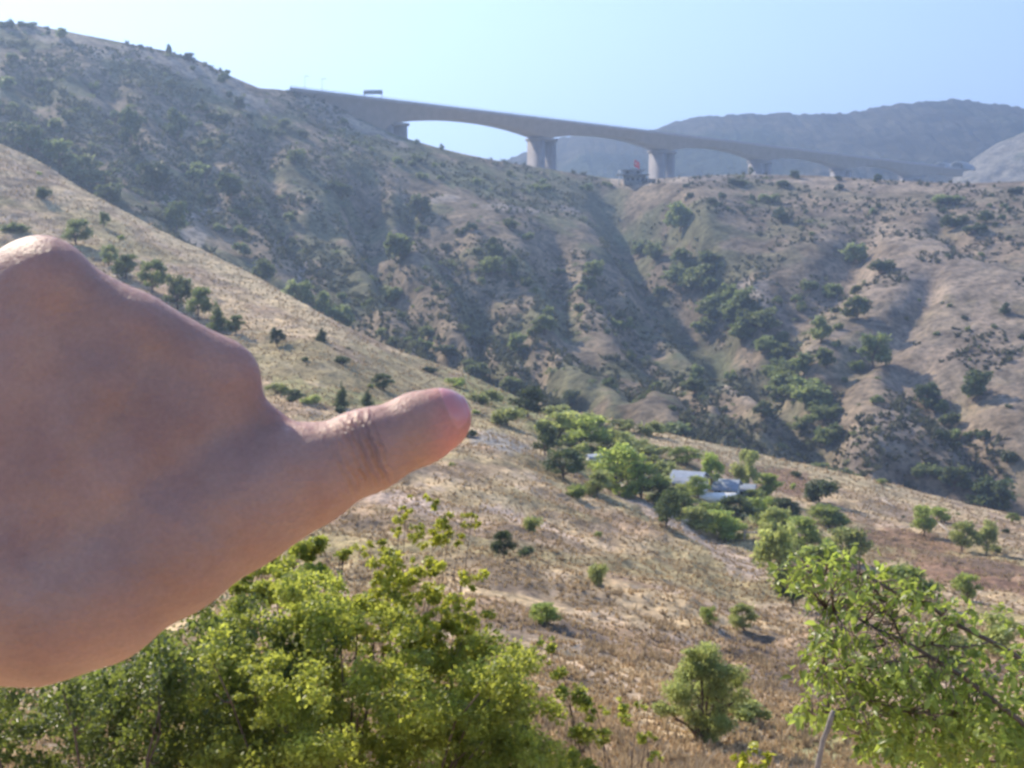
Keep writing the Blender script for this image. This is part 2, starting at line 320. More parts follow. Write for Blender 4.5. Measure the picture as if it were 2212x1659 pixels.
# gullied hill
ncB, nrB = 700, 400
pcb = np.linspace(-520, 2700, ncB); topb = np.interp(pcb, *xy(CRB)); botb = np.interp(pcb, *xy(CRA)) + 75
vb = np.linspace(0, 1, nrB)[:, None]; PXb = np.broadcast_to(pcb, (nrB, ncB)); PYb = topb + (botb - topb) * vb
PB = at(PXb, PYb, YB(PXb, PYb)); PB[..., 2] += hill_h(PB[..., 0], PB[..., 1], PXb, PYb)
X, Y = PB[..., 0], PB[..., 1]
c = np.ones(PXb.shape + (3,)) * np.array((.255, .21, .145))
c = lerpc(c, (.16, .135, .10), sstep(.49, .62, fbm(X / 30, Y / 30, 61, 4)) * .7)
c = lerpc(c, (.32, .26, .175), sstep(.52, .70, fbm(X / 24, Y / 24, 62, 5)) * .75)
c = lerpc(c, (.15, .16, .085), sstep(.48, .62, fbm(X / 16, Y / 16, 63, 4)) * .8)
c = lerpc(c, (.11, .14, .075), blobmask(PXb, PYb, [(1150, 400, 260, 34, 8), (900, 350, 170, 30, 20), (800, 300, 60, 16, 28), (1520, 660, 130, 50, 42), (1720, 830, 90, 40, 60)]) * .6)
c = lerpc(c, (.38, .33, .26), blobmask(PXb, PYb, [(740, 255, 100, 12, 26), (820, 290, 70, 9, 27), (300, 120, 330, 18, 13), (500, 190, 90, 22, 30), (960, 425, 40, 8, 5), (1110, 455, 60, 8, 6), (1230, 450, 50, 7, 8),
     (1370, 392, 60, 9, 0), (1500, 386, 90, 8, -3), (1640, 380, 60, 6, 0), (2120, 600, 200, 60, 10), (2000, 520, 160, 24, 18), (1900, 400, 300, 10, 2), (1620, 780, 90, 9, 42)]) * .85)
c = lerpc(c, (.36, .325, .28), blobmask(PXb, PYb, [(363, 372, 20, 28, 0), (450, 410, 45, 16, -32), (420, 470, 30, 24, 0), (655, 560, 14, 40, 5), (1850, 930, 60, 16, -28), (1880, 955, 90, 20, -18), (1960, 890, 100, 26, -25),
     (1725, 740, 50, 12, 12), (1810, 720, 50, 10, -20), (1830, 585, 40, 14, -10), (1640, 620, 60, 16, 20)]) * .8)
c = lerpc(c, (.30, .26, .225), blobmask(PXb, PYb, [(2050, 740, 220, 110, 10), (1950, 600, 140, 60, 0)]) * .6)
c = lerpc(c, (.32, .26, .185), sstep(1500, 1900, PXb) * .6)
bk = []
for k in range(12, 0, -1):
    s = (k / 12) ** 1.5; q = PB[0].copy(); q *= (1 + s * 70 / q[:, 1])[:, None]; q[:, 2] = PB[0, :, 2] - 5 * s ** .6 - 75 * s * s; bk.append(q)
c = c * (np.array((.84, .80, .82)) * (1 - .10 * sstep(1250, 1600, PXb))[..., None]); VB = np.concatenate([np.stack(bk), PB]); cB = np.concatenate([np.broadcast_to(c[0], (12,) + c[0].shape), c])
hill_o = mesh('hillside', VB.reshape(-1, 3), grid_faces(VB.shape[0], ncB), M['hill'], True, {'Col': cB.reshape(-1, 3)}); tag(hill_o, kind='structure')

def range_layer(name, crest, Ycrest, bottom, Ybot, colf, nz, nc=900, nr=90, mat='far', back=400):
    px0, px1 = crest[0][0], crest[-1][0]; pcx = np.linspace(px0, px1, nc); tp = np.interp(pcx, *xy(crest)); vv = np.linspace(0, 1, nr)[:, None]
    x = np.broadcast_to(pcx, (nr, nc)); y = tp + (bottom - tp) * vv; P = at(x, y, Ycrest + (Ybot - Ycrest) * vv ** .9 + 0 * x)
    P[..., 2] += nz(P[..., 0], P[..., 1]) * (.05 + .95 * sstep(0, .35, vv))
    P[..., 2] += (vnoise(P[..., 0] / 9, P[..., 1] / 60, 7) + vnoise(P[..., 0] / 4, P[..., 1] / 30, 8) - 1) * (3.0 if mat == 'far' else .8)
    q = []
    for k in range(8, 0, -1):
        s = k / 8; r = P[0].copy(); r *= (1 + s * back / r[:, 1])[:, None]; r[:, 2] = P[0, :, 2] * (1 - s * .8) - 20 * s; q.append(r)
    V = np.concatenate([np.stack(q), P]); cc = colf(V[..., 0], V[..., 1])
    o = mesh(name, V.reshape(-1, 3), grid_faces(V.shape[0], nc), M[mat], True, {'Col': cc.reshape(-1, 3)}); return tag(o, kind='structure')
range_layer('mountain', [(-1200, 420), (300, 400), (800, 385), (1040, 360), (1100, 343), (1150, 324), (1200, 298), (1250, 288), (1300, 285), (1400, 283), (1440, 268), (1500, 256), (1600, 248), (1720, 246), (1830, 244), (1870, 237), (1910, 229), (1960, 222),
      (2000, 218), (2060, 216), (2120, 221), (2212, 235), (2400, 270), (3200, 330)], 1520, 480, 1230,
      lambda X, Y: lerpc(np.ones(X.shape + (3,)) * np.array((.03, .04, .03)), (.06, .05, .04), sstep(.5, .65, fbm(X / 190, Y / 190, 71, 4)) * .7),
      lambda X, Y: (ridged(X / 420, Y / 420, 72, 2) - .5) * 60 + (fbm(X / 30, Y / 30, 73, 3) - .5) * 8)
range_layer('mountain', [(2020, 420), (2062, 382), (2075, 366), (2100, 345), (2150, 312), (2212, 284), (2300, 240), (2700, 170)], 1190, 470, 1010,
      lambda X, Y: lerpc(np.ones(X.shape + (3,)) * np.array((.19, .175, .155)), (.10, .11, .07), sstep(.5, .62, fbm(X / 30, Y / 30, 81, 4)) * .7),
      lambda X, Y: (fbm(X / 60, Y / 60, 82, 4) - .5) * 26, 200, 60, 'hill', 120)
# valley floor sheet far below, reaching the horizon
gm = []; gx = np.linspace(-9000, 9000, 60); gy = np.linspace(-3000, 16000, 60); GX, GY = np.meshgrid(gx, gy)
valley = mesh('valley_floor', np.stack([GX, GY, -110 + (fbm(GX / 900, GY / 900, 90, 3) - .5) * 30], -1).reshape(-1, 3), grid_faces(60, 60)[:, ::-1], M['hill'], True, {'Col': np.ones((3600, 3)) * np.array((.15, .15, .09))})
tag(valley, kind='structure')

def bvh(P):
    nr, nc = P.shape[:2]; return BVHTree.FromPolygons([tuple(q) for q in P.reshape(-1, 3)], [tuple(int(i) for i in f) for f in grid_faces(nr, nc)])
TA = bvh(VA[::2, ::2]); TB = bvh(VB[::2, ::2])
def hit(px, py, T):
    d = Vector(ray(px, py)); r = T.ray_cast(Vector((0, 0, 0)), d.normalized())
    return r[0]
def drop(x, y, T):
    r = T.ray_cast(Vector((x, y, 400)), Vector((0, 0, -1))); return r[0].z if r[0] else None

# ------------------------------------------------------------------ foliage
def leaves(Cn, size, rng, up=.35, aspect=.55, fold=.18, fine=False, dirs=None):
    n = len(Cn); size = np.broadcast_to(size, (n,))[:, None]
    d = rng.normal(size=(n, 3)) if dirs is None else dirs + rng.normal(size=(n, 3)) * .35
    d /= np.linalg.norm(d, axis=1)[:, None]
    nn = rng.normal(size=(n, 3)); nn[:, 2] = np.abs(nn[:, 2]) + up; nn -= d * (nn * d).sum(1)[:, None]; nn /= np.linalg.norm(nn, axis=1)[:, None]
    s = np.cross(nn, d)
    def P(a, b, c): return Cn + size * (a * d + b * s * aspect + c * nn)
    if not fine:
        V = np.stack([P(-.5, 0, 0), P(0, -.5, fold), P(.5, 0, 0), P(0, .5, fold)], 1); f = np.array([(0, 1, 2), (0, 2, 3)])
    else:
        V = np.stack([P(-.5, 0, 0), P(-.22, 0, .02), P(.15, 0, 0), P(.52, 0, -.12), P(-.25, -.44, fold), P(.12, -.42, fold), P(-.25, .44, fold), P(.12, .42, fold)], 1)
        f = np.array([(0, 4, 1), (0, 1, 6), (4, 5, 2), (4, 2, 1), (1, 2, 7), (1, 7, 6), (5, 3, 2), (2, 3, 7)])
    k = V.shape[1]; Fc = (np.arange(n)[:, None, None] * k + f[None]).reshape(-1, 3)
    return V.reshape(-1, 3), Fc, np.repeat(rng.random(n), k)
def clump_points(cl, n, rng, shell=.55):
    """points in ellipsoidal clumps (x,y,z,rx,ry,rz), thicker near the skin"""
    cl = np.asarray(cl, float); w = (cl[:, 3] * cl[:, 4] * cl[:, 5]) ** (2 / 3); idx = rng.choice(len(cl), n, p=w / w.sum())
    d = rng.normal(size=(n, 3)); d /= np.linalg.norm(d, axis=1)[:, None]; r = rng.random(n) ** (shell)
    r *= 1 + .25 * rng.normal(size=n) * (rng.random(n) < .25)
    global CLUMP; CLUMP = rng.random(len(cl))[idx]            # each clump leans to its own tone
    return cl[idx, :3] + d * r[:, None] * cl[idx, 3:6]
CLUMP = None
def tones(V, rn): return np.clip(np.repeat(CLUMP, len(V) // len(CLUMP)) * .55 + rn * .45, 0, 1)
def crown_clumps(rng, h, w, kind):
    """crown of unit tree: list of clumps, base z=0"""
    cl = []
    if kind == 'cone':
        for k in range(9):
            t = k / 8; r = w * .5 * (1 - t * .85); 
            for j in range(3 if t < .7 else 1):
                a = rng.random() * 6.28; cl.append((math.cos(a) * r * .45, math.sin(a) * r * .45, h * (.12 + .8 * t), r * .75, r * .75, h * .11))
    elif kind == 'low':
        for k in range(9):
            a = rng.random() * 6.28; q = rng.random() ** .5 * w * .33; cl.append((math.cos(a) * q, math.sin(a) * q, h * (.25 + .35 * rng.random()), w * (.12 + .12 * rng.random()), w * (.12 + .12 * rng.random()), h * (.2 + .15 * rng.random())))
    else:
        for k in range(20):
            a = rng.random() * 6.28; t = rng.random(); q = math.sqrt(rng.random()) * w * .36 * (1.15 - .9 * abs(t - .4))
            cl.append((math.cos(a) * q, math.sin(a) * q, h * (.24 + .62 * t), w * (.12 + .12 * rng.random()), w * (.12 + .12 * rng.random()), h * (.09 + .09 * rng.random())))
    return cl
PROTO = {}
def proto(kind, mat, v, n, ls):
    """crown and trunk meshes of unit height and width, made once"""
    key = (kind, mat, v, n)
    if key in PROTO: return PROTO[key]
    rng = np.random.default_rng(abs(hash((kind, v, n))) % 99991 if False else (len(kind) * 131 + v * 17 + n))
    cl = crown_clumps(rng, 1, 1, kind); P = clump_points(cl, n, rng); P[:, 2] = np.maximum(P[:, 2], .02)
    V, Fc, r = leaves(P, ls * (.6 + .8 * rng.random(n)), rng, .5, .7, .15)
    cz = np.repeat(rng.random(len(cl)), 1)
    o = mesh('crown', V, Fc, M[mat], False, {'rnd': tones(V, r)}); C.objects.unlink(o)
    mb = MB(); zs = .5 if kind != 'low' else .3; x = 0; pts = [(0, 0, -.06)]
    for k in range(1, 5): x += rng.normal() * .02; pts.append((x, rng.normal() * .015, zs * k / 4))
    mb.tube(pts, [.035, .03, .026, .022, .015], 6)
    for q in cl[:6]:
        s = pts[1 + rng.integers(3)]; m_ = [(s[i] + q[i]) / 2 + rng.normal() * .02 for i in range(3)]; mb.tube([s, m_, q[:3]], [.016, .011, .005], 5)
    t = mb.build('trunk', M['bark'], None, True); C.objects.unlink(t)
    PROTO[key] = (o.data, t.data); return PROTO[key]
def plant(name, label, cat, p, h, w, kind='round', mat='leaf_mid', v=0, n=900, ls=.10, group=None, rz=0, parts=True):
    cm, tm = proto(kind, mat, v, n, ls)
    if parts:
        e = empty(name, p, rz); e.scale = (w, w, h)
        for nm, me in (('crown', cm), ('trunk', tm)):
            o = bpy.data.objects.new(nm, me); C.objects.link(o); o.parent = e
    else:
        e = bpy.data.objects.new(name, cm); C.objects.link(e); e.location = p; e.rotation_euler = (0, 0, rz); e.scale = (w, w, h)
    return tag(e, label, cat, group)

# trees and bushes one can tell apart on the near slope: x, foot y, height, width (pixels), shape, leaf, name, label
MID = [
 (1142, 905, 62, 58, 'round', 'leaf_dark', 'tree', 'grey-green rounded tree just right of the thumb tip'),
 (1095, 918, 42, 70, 'low', 'leaf_pale', 'shrub', 'pale low shrub between the thumb tip and the rounded grey-green tree'),
 (1045, 872, 30, 70, 'low', 'leaf_pale', 'shrub', 'bright green low shrub peeking over the thumb tip'),
 (985, 836, 26, 60, 'low', 'leaf_mid', 'shrub', 'green shrub on the spur edge above the thumbnail'),
 (930, 805, 20, 46, 'low', 'leaf_dark', 'shrub', 'small dark shrub on the spur edge above the thumb joint'),
 (1178, 985, 64, 50, 'round', 'leaf_dark', 'tree', 'dark dense tree at the upper left end of the orchard'),
 (1218, 1035, 62, 74, 'round', 'leaf_dark', 'tree', 'darkest broad tree beside the gravel patch'),
 (1205, 945, 58, 84, 'round', 'leaf_pale', 'tree', 'light green spreading tree at the top of the orchard row'),
 (1262, 972, 66, 88, 'round', 'leaf_mid', 'tree', 'bright green tree in the upper orchard left of the small white hut'),
 (1318, 985, 52, 78, 'round', 'leaf_pale', 'tree', 'pale yellow-green tree on the orchard edge above the small white hut'),
 (1330, 1060, 92, 100, 'round', 'leaf_mid', 'tree', 'tall bright tree below the small white hut'),
 (1286, 1075, 60, 62, 'round', 'leaf_pale', 'tree', 'lighter short tree at the lower orchard edge above the tan slope'),
 (1385, 1078, 70, 80, 'round', 'leaf_mid', 'tree', 'green tree between the tall bright tree and the shed'),
 (1240, 1075, 30, 50, 'low', 'leaf_mid', 'shrub', 'small green shrub under the darkest broad tree'),
 (1440, 1140, 74, 56, 'round', 'leaf_dark', 'tree', 'dark round tree standing on the tan slope below the shed'),
 (1412, 985, 26, 80, 'low', 'leaf_pale', 'shrub', 'long pale hedge-like shrub behind the ridge line left of the shed'),
 (1482, 1003, 34, 60, 'round', 'leaf_mid', 'tree', 'green tree behind the left end of the shed roof'),
 (1537, 1052, 66, 44, 'round', 'leaf_mid', 'tree', 'green tree in front of the gap between the two visible roof parts'),
 (1612, 1062, 82, 52, 'round', 'leaf_pale', 'tree', 'tall light tree rising over the right end of the shed'),
 (1655, 1075, 52, 50, 'round', 'leaf_mid', 'tree', 'leafy tree at the right end of the shed roof'),
 (1508, 1076, 44, 40, 'round', 'leaf_mid', 'tree', 'bright tree covering the front wall of the left shed'), (1472, 1084, 36, 34, 'round', 'leaf_pale', 'tree', 'small pale tree at the left corner of the left shed'),
 (1630, 1096, 36, 50, 'round', 'leaf_mid', 'tree', 'green tree hiding the wall of the smallest shed'),
 (1425, 1095, 60, 60, 'round', 'leaf_pale', 'tree', 'pale tree left of the shed wall'),
 (1474, 1108, 44, 50, 'round', 'leaf_mid', 'tree', 'green tree in front of the white shed wall'),
 (1535, 1128, 40, 60, 'round', 'leaf_mid', 'tree', 'green tree just below the long white canopy'),
 (1590, 1132, 56, 72, 'round', 'leaf_dark', 'tree', 'deep green tree in the orchard middle right of the white canopy'),
 (1505, 1146, 50, 66, 'round', 'leaf_pale', 'tree', 'lighter tree in the lowest orchard row left of the timber frame'),
 (1560, 1158, 52, 70, 'round', 'leaf_mid', 'tree', 'green tree above the tan track beside the timber frame'),
 (1640, 1132, 54, 64, 'round', 'leaf_mid', 'tree', 'green tree above the small timber frame'),
 (1678, 1165, 64, 62, 'round', 'leaf_pale', 'tree', 'yellow-green tree right of the small timber frame'),
 (1700, 1120, 44, 54, 'round', 'leaf_dark', 'tree', 'dark tree on the edge of the reddish bare bank'),
 (1735, 1190, 70, 74, 'round', 'leaf_mid', 'tree', 'green tree below the reddish bank left of the bare field'),
 (1682, 1275, 130, 84, 'round', 'leaf_pale', 'tree', 'tall pale tree behind the left tip of the near leafy branches'),
 (1712, 1312, 96, 64, 'round', 'leaf_dark', 'tree', 'dark tree at the foot of the tall pale tree'),
 (1795, 1140, 50, 84, 'round', 'leaf_mid', 'tree', 'wide loose tree in the bare brown field'),
 (1830, 1215, 72, 84, 'round', 'leaf_pale', 'tree', 'pale tree right above the tips of the near branches'),
 (1770, 1235, 60, 80, 'round', 'leaf_mid', 'tree', 'green tree behind the topmost near twigs'),
 (1996, 1158, 62, 46, 'round', 'leaf_mid', 'tree', 'slim young tree left of the pale fallen poles'),
 (2035, 1128, 34, 46, 'round', 'leaf_mid', 'tree', 'small young tree just above the fallen poles'),
 (2078, 1192, 62, 46, 'round', 'leaf_pale', 'tree', 'young pale tree with thin trunk right of the fallen poles'),
 (2130, 1198, 64, 48, 'round', 'leaf_pale', 'tree', 'rightmost young tree with thin trunk on the terraced soil'),
 (1960, 1298, 74, 100, 'round', 'leaf_mid', 'tree', 'bushy green tree behind the upper near branches'),
 (2090, 1300, 66, 50, 'round', 'leaf_mid', 'tree', 'narrow green tree below the dark soil terraces'),
 (2030, 1440, 70, 110, 'round', 'leaf_pale', 'tree', 'pale rounded tree seen between the two main near branches'),
 (2150, 1420, 80, 100, 'round', 'leaf_pale', 'tree', 'pale tree behind the right end of the upper near branch'),
 (2188, 1128, 20, 24, 'round', 'leaf_mid', 'shrub', 'tiny shrub on the ridge at the right picture edge'),
 (1905, 1012 + 34, 14, 18, 'round', 'leaf_pale', 'shrub', 'tiny pale bush on the ridge under the grey rock face'),
 (1720, 1030, 16, 24, 'low', 'leaf_dark', 'shrub', 'small dark shrub on the ridge right of the reddish bank'),
 (1770, 1085, 56, 70, 'low', 'leaf_dark', 'shrub', 'dark shaded thicket beside the reddish bank'),
 (1400, 940, 30, 60, 'low', 'leaf_pale', 'shrub', 'pale shrub along the ridge above the orchard'),
 (1345, 930, 26, 60, 'low', 'leaf_pale', 'shrub', 'light shrub on the ridge at the left of the pale hedge shrub'),
 (1280, 915, 28, 70, 'low', 'leaf_pale', 'shrub', 'yellow-green shrub spread along the ridge above the orchard top'),
 (1198, 898, 26, 60, 'low', 'leaf_pale', 'shrub', 'first yellow-green shrub on the ridge right of the grey-green tree'),
 (470, 716, 70, 46, 'cone', 'leaf_dark', 'conifer', 'dark pointed conifer just above the index knuckle'),
 (508, 722, 50, 40, 'round', 'leaf_dark', 'tree', 'dark rounded tree touching the index knuckle outline'),
 (430, 690, 74, 62, 'round', 'leaf_dark', 'tree', 'dark tree over the dip between the two knuckles'),
 (385, 668, 76, 74, 'round', 'leaf_hillpale', 'tree', 'green tree above the slope of the hand'),
 (330, 632, 76, 66, 'round', 'leaf_dark', 'tree', 'dark tree just above the middle knuckle'),
 (270, 600, 60, 60, 'round', 'leaf_dark', 'tree', 'dark tree at the right foot of the largest knuckle'),
 (165, 530, 60, 66, 'round', 'leaf_hillpale', 'tree', 'light green tree above the largest knuckle'),
 (225, 490, 34, 26, 'round', 'leaf_dark', 'shrub', 'small dark shrub standing alone on the tan spur'),
 (235, 575, 50, 44, 'round', 'leaf_hillpale', 'tree', 'small green tree behind the outline of the largest knuckle'),
 (95, 430, 34, 40, 'low', 'leaf_dark', 'shrub', 'grey-green shrub at the left on the dry spur'),
 (30, 500, 26, 70, 'low', 'leaf_dark', 'shrub', 'dark low shrub at the left edge over the hand'),
 (598, 748, 42, 36, 'round', 'leaf_dark', 'shrub', 'dark upright shrub right of the index knuckle'),
 (696, 738, 34, 34, 'cone', 'leaf_dark', 'conifer', 'small pointed dark conifer high on the tan spur'),
 (742, 788, 26, 44, 'low', 'leaf_dark', 'shrub', 'low green shrub on the tan slope above the thumb'),
 (828, 842, 38, 50, 'round', 'leaf_dark', 'shrub', 'rounded dark shrub above the thumb joint'),
 (739, 882, 60, 34, 'cone', 'leaf_dark', 'conifer', 'tallest dark conifer directly above the thumb'),
 (794, 876, 40, 32, 'cone', 'leaf_dark', 'conifer', 'shorter dark conifer right of the tallest one above the thumb'),
 (632, 868, 32, 52, 'round', 'leaf_dark', 'shrub', 'dark shrub in the green patch beside the knuckle'),
 (672, 872, 28, 56, 'low', 'leaf_pale', 'shrub', 'yellow-green shrub in front of the dark ones above the web of the thumb'),
 (600, 850, 28, 60, 'low', 'leaf_pale', 'shrub', 'pale green shrub touching the side of the index knuckle'),
 (1088, 1205, 56, 42, 'round', 'leaf_dark', 'shrub', 'small dark upright bush on the dry slope below the thumb tip'),
 (1150, 1150, 40, 46, 'low', 'leaf_pale', 'shrub', 'pale wispy bush on the dry slope right below the gravel patch'),
 (1135, 1200, 26, 36, 'low', 'leaf_dark', 'shrub', 'little dark bush right of the small upright bush'),
 (1530, 1350, 40, 36, 'round', 'leaf_mid', 'shrub', 'small green sapling on the brown slope left of the near branches'),
 (1605, 1362, 56, 50, 'round', 'leaf_pale', 'shrub', 'pale sapling on the brown slope nearest the near branches'),
 (1290, 1260, 50, 44, 'low', 'leaf_pale', 'shrub', 'faint grey-green weed clump in the middle of the dry slope'),
 (1180, 1345, 44, 60, 'round', 'leaf_mid', 'shrub', 'leafy sprig standing behind the big bush'),
 (1620, 1560, 60, 90, 'low', 'leaf_pale', 'shrub', 'low pale shrub right of the little round tree'),
]
for i, (px, py, h, w, kind, mat, nm, lab) in enumerate(MID):
    q = hit(px, py, TA)
    if q is None: print('no ground', px, py); continue
    if px < 560 and mat == 'leaf_dark': mat = 'leaf_hill'
    k = q.y / F; cat = {'shrub': 'shrub', 'tree': 'tree', 'conifer': 'conifer'}[nm]
    plant(nm, lab, cat, q + Vector((0, 0, -.1)), h * k * (1.2 if px > 1000 else 1.0), w * k * (1.35 if px > 1000 else 1.05), kind, mat, i % 4, 2200 if kind != 'low' else 1300, .075 if kind != 'low' else .09, rz=i * 1.7)

# trees of the gullies and the noted bushes of the hill behind: x, foot y, height, width, leaf, label
HILL = [
 (1282, 600, 34, 44, 'pale', 'bright round tree alone on the gullied slope in the middle'), (1270, 625, 26, 30, 'dark', 'dark bush at the foot of the bright lone tree'),
 (1175, 722, 36, 48, 'pale', 'green tree on the spur between the two dark gullies'), (835, 650, 34, 60, 'pale', 'yellow-green tree on the lower left gully wall'),
 (865, 560, 50, 56, 'hill', 'grey-green tree at the head of the dark gully'), (1062, 595, 36, 50, 'pale', 'green tree above the middle gully'), (1105, 600, 40, 30, 'dark', 'dark narrow tree beside the middle gully'),
 (1060, 540, 24, 30, 'dark', 'dark bush below the pale bank in the middle of the hill'), (1500, 848, 30, 40, 'pale', 'bright bush low on the middle slope'), (925, 728, 22, 34, 'pale', 'small bright bush above the valley bottom'),
 (1120, 770, 44, 40, 'hill', 'bushy tree on the lowest middle spur'), (1650, 900, 30, 40, 'pale', 'pale bush near the gully mouth'), (640, 355, 30, 40, 'hill', 'dark bush in the middle of the left hill'),
 (1885, 795, 66, 64, 'hill', 'largest dark round tree over the rocky gully'), (1850, 690, 44, 54, 'hill', 'tree at the head of the rocky hollow'), (1775, 740, 50, 42, 'pale', 'pale round tree inside the rocky hollow'),
 (1785, 795, 40, 40, 'hill', 'tree directly under the rocky hollow'), (2112, 866, 58, 58, 'dark', 'large dark tree high on the right slope with a long shadow'), (2000, 880, 46, 60, 'dark', 'dark rounded tree at the top of the grey rock face'),
 (2168, 678, 22, 24, 'dark', 'single dark bush on the smooth right slope'), (1845, 570, 40, 44, 'pale', 'light tree above the shaded hollow of the right hill'), (1470, 500, 54, 50, 'hill', 'dark tree in the upper hollow right of the green ravine'),
 (1900, 590, 30, 50, 'dark', 'dark bush right of the shaded hollow'), (2060, 492, 30, 50, 'dark', 'dark bush in the group high on the right hill'), (2105, 505, 26, 44, 'dark', 'right bush of the group high on the right hill'),
 (1715, 386, 16, 20, 'dark', 'small dark bush right on the crest'), (1896, 394, 16, 16, 'dark', 'round dark bush on the crest below the bridge end'), (2004, 402, 9, 9, 'dark', 'tiny bush on the crest near the tunnel'),
 (1812, 390, 10, 16, 'dark', 'low bush on the crest between the two round ones'), (2190, 418, 16, 30, 'dark', 'wide dark bush near the crest at the right edge'), (2050, 440, 20, 60, 'hill', 'wide low bush below the crest on the right'),
 (1590, 400, 16, 34, 'dark', 'dark bush under the lone crest tree'), (1690, 402, 14, 40, 'dark', 'low bush just below the crest in the middle'), (2130, 690 - 210, 22, 30, 'dark', 'small dark bush right of the high group'),
 (1690, 400 + 80, 20, 30, 'dark', 'dark bush on the bare flank of the right hill'), (1660, 435, 18, 40, 'pale', 'pale bush below the crest on the right hill'),
 (2140, 1110, 70, 90, 'dark', 'big dark tree in the shaded ravine at the right edge'), (2060, 1060, 50, 60, 'hill', 'tree under the shaded cliff'), (2000, 1032, 30, 60, 'pale', 'green thicket at the foot of the grey rock'),
 (1840, 1045, 34, 60, 'hill', 'thicket at the mouth of the gully'), (1790, 1030, 34, 70, 'pale', 'pale green thicket on the ridge left of the gully mouth'), (1430, 950, 40, 90, 'hill', 'grey-green thicket behind the ridge at the gully foot'),
 (735, 730, 60, 60, 'hill', 'tall tree in the valley bottom at the left'), (690, 700, 60, 50, 'hill', 'green tree second in the valley bottom row'), (645, 665, 54, 54, 'pale', 'pale tree third in the valley bottom row'), (575, 610, 44, 44, 'hill', 'tree of the valley bottom by the spur edge'),
 (130, 360, 50, 60, 'hill', 'dark green tree at the valley edge far left'), (185, 405, 60, 70, 'pale', 'broad green tree at the valley edge on the left'), (235, 440, 40, 60, 'hill', 'tree in the valley right of the broad green one'),
 (60, 330, 50, 60, 'dark', 'dark tree above the dry spur at the left edge'), (282, 318, 70, 40, 'dark', 'tall dark tree on the upper left hill'), (385, 305, 60, 44, 'dark', 'dark tree in the middle of the left hill above the pale outcrops'), (500, 430, 50, 50, 'dark', 'dark bush right of the pale outcrop'),
 (382, 505, 60, 50, 'dark', 'dark tree left of the rocky outcrop by the spur'), (330, 410, 50, 70, 'dark', 'dark tree below the upper pale outcrop'), (735, 420, 30, 50, 'dark', 'dark bush below the green scrub belt'),
 (905, 470, 40, 40, 'dark', 'dark tree at the top of the central gully'), (366, 116, 18, 10, 'dark', 'slim bush standing up on the left skyline'), (410, 132, 16, 22, 'dark', 'round bush on the left skyline'), (60, 58, 12, 34, 'pale', 'low bush on the skyline at the far left'),
 (486, 158, 10, 18, 'hill', 'small bush lower down the left skyline'), (516, 238, 26, 22, 'dark', 'dark bush just under the left skyline'), (900, 312, 10, 12, 'hill', 'tiny bush inside the bridge opening'), (955, 324, 12, 10, 'hill', 'second tiny bush inside the bridge opening'),
 (1110, 850, 34, 50, 'hill', 'tree at the foot of the middle hill'), (1235, 876, 30, 40, 'dark', 'dark bush at the foot of the hill right of the grey-green tree'), (1030, 830, 40, 60, 'hill', 'tree in the dark foot of the central gully'),
]
LMAT = {'pale': 'leaf_hillpale', 'hill': 'leaf_hill', 'dark': 'leaf_dark'}
for i, (px, py, h, w, mt, lab) in enumerate(HILL):
    q = hit(px, py, TB) or hit(px, py - 6, TB)
    if q is None: print('no hill', px, py); continue
    k = q.y / F; plant('shrub' if h < 34 else 'tree', lab, 'shrub' if h < 34 else 'tree', q + Vector((0, 0, -.3)), h * k * 1.25, w * k * 1.35, 'round' if h > w * .6 else 'low', LMAT[mt], i % 4, 1200, .11, rz=i * 2.1)
q = hit(1622, 379, TB)
if q: plant('tree', 'little lone tree with a bare trunk on the crest right of the house', 'tree', q, 19 * q.y / F, 16 * q.y / F, 'round', 'leaf_dark', 1, 700, .13)

# scattered shrubs, in groups that nothing tells apart
rs = random.Random(5)
REG = [
 ((1380, 545), (1480, 600), (1560, 680), (1640, 745), (1700, 800), (1730, 870), (1790, 930), 46, 'ravine', 'tree crowded in the ravine between the hills', 'trees crowded in the ravine', 42, (34, 62), 'hhhp', 'tree'),
 ((0, 90), (300, 190), (560, 260), (760, 330), 95, None, 'shrub on the hazy upper left hillside', 'shrubs on the upper left hillside', 30, (12, 30), 'dh', 'shrub'),
 ((0, 250), (250, 330), (480, 440), (700, 560), 70, None, 'shrub low on the shaded left hillside', 'shrubs low on the left hillside', 24, (18, 38), 'dhh', 'shrub'),
 ((760, 320), (950, 370), (1150, 400), (1320, 420), 30, None, 'shrub in the scrub belt below the bridge', 'shrubs of the scrub belt below the bridge', 22, (12, 22), 'hhp', 'shrub'),
 ((900, 480), (1050, 560), (1200, 640), (1400, 760), (1560, 870), 95, None, 'shrub on the gullied slope in the middle of the picture', 'shrubs on the gullied middle slope', 44, (14, 32), 'hhdp', 'shrub'),
 ((700, 620), (850, 720), (950, 780), 45, None, 'shrub in the shaded valley bottom behind the spur', 'shrubs in the valley bottom', 12, (16, 34), 'hhp', 'shrub'),
 ((1450, 440), (1700, 450), (1950, 450), (2230, 470), 55, None, 'shrub on the upper part of the right hill', 'shrubs on the upper right hill', 32, (9, 20), 'ddh', 'shrub'),
 ((1650, 600), (1800, 680), (1800, 800), (1900, 860), 55, None, 'shrub among the rocks of the right gully', 'shrubs among the rocks', 16, (16, 34), 'hhp', 'shrub'),
 ((1900, 600), (2050, 700), (2230, 800), 110, None, 'shrub on the smooth bare right slope', 'shrubs on the bare right slope', 16, (7, 14), 'dh', 'shrub'),
 ((2000, 900), (2100, 950), (2230, 1000), 45, None, 'shrub on the rocky slope at the right edge', 'shrubs at the right edge', 10, (20, 36), 'dh', 'shrub'),
]
nshr = 0
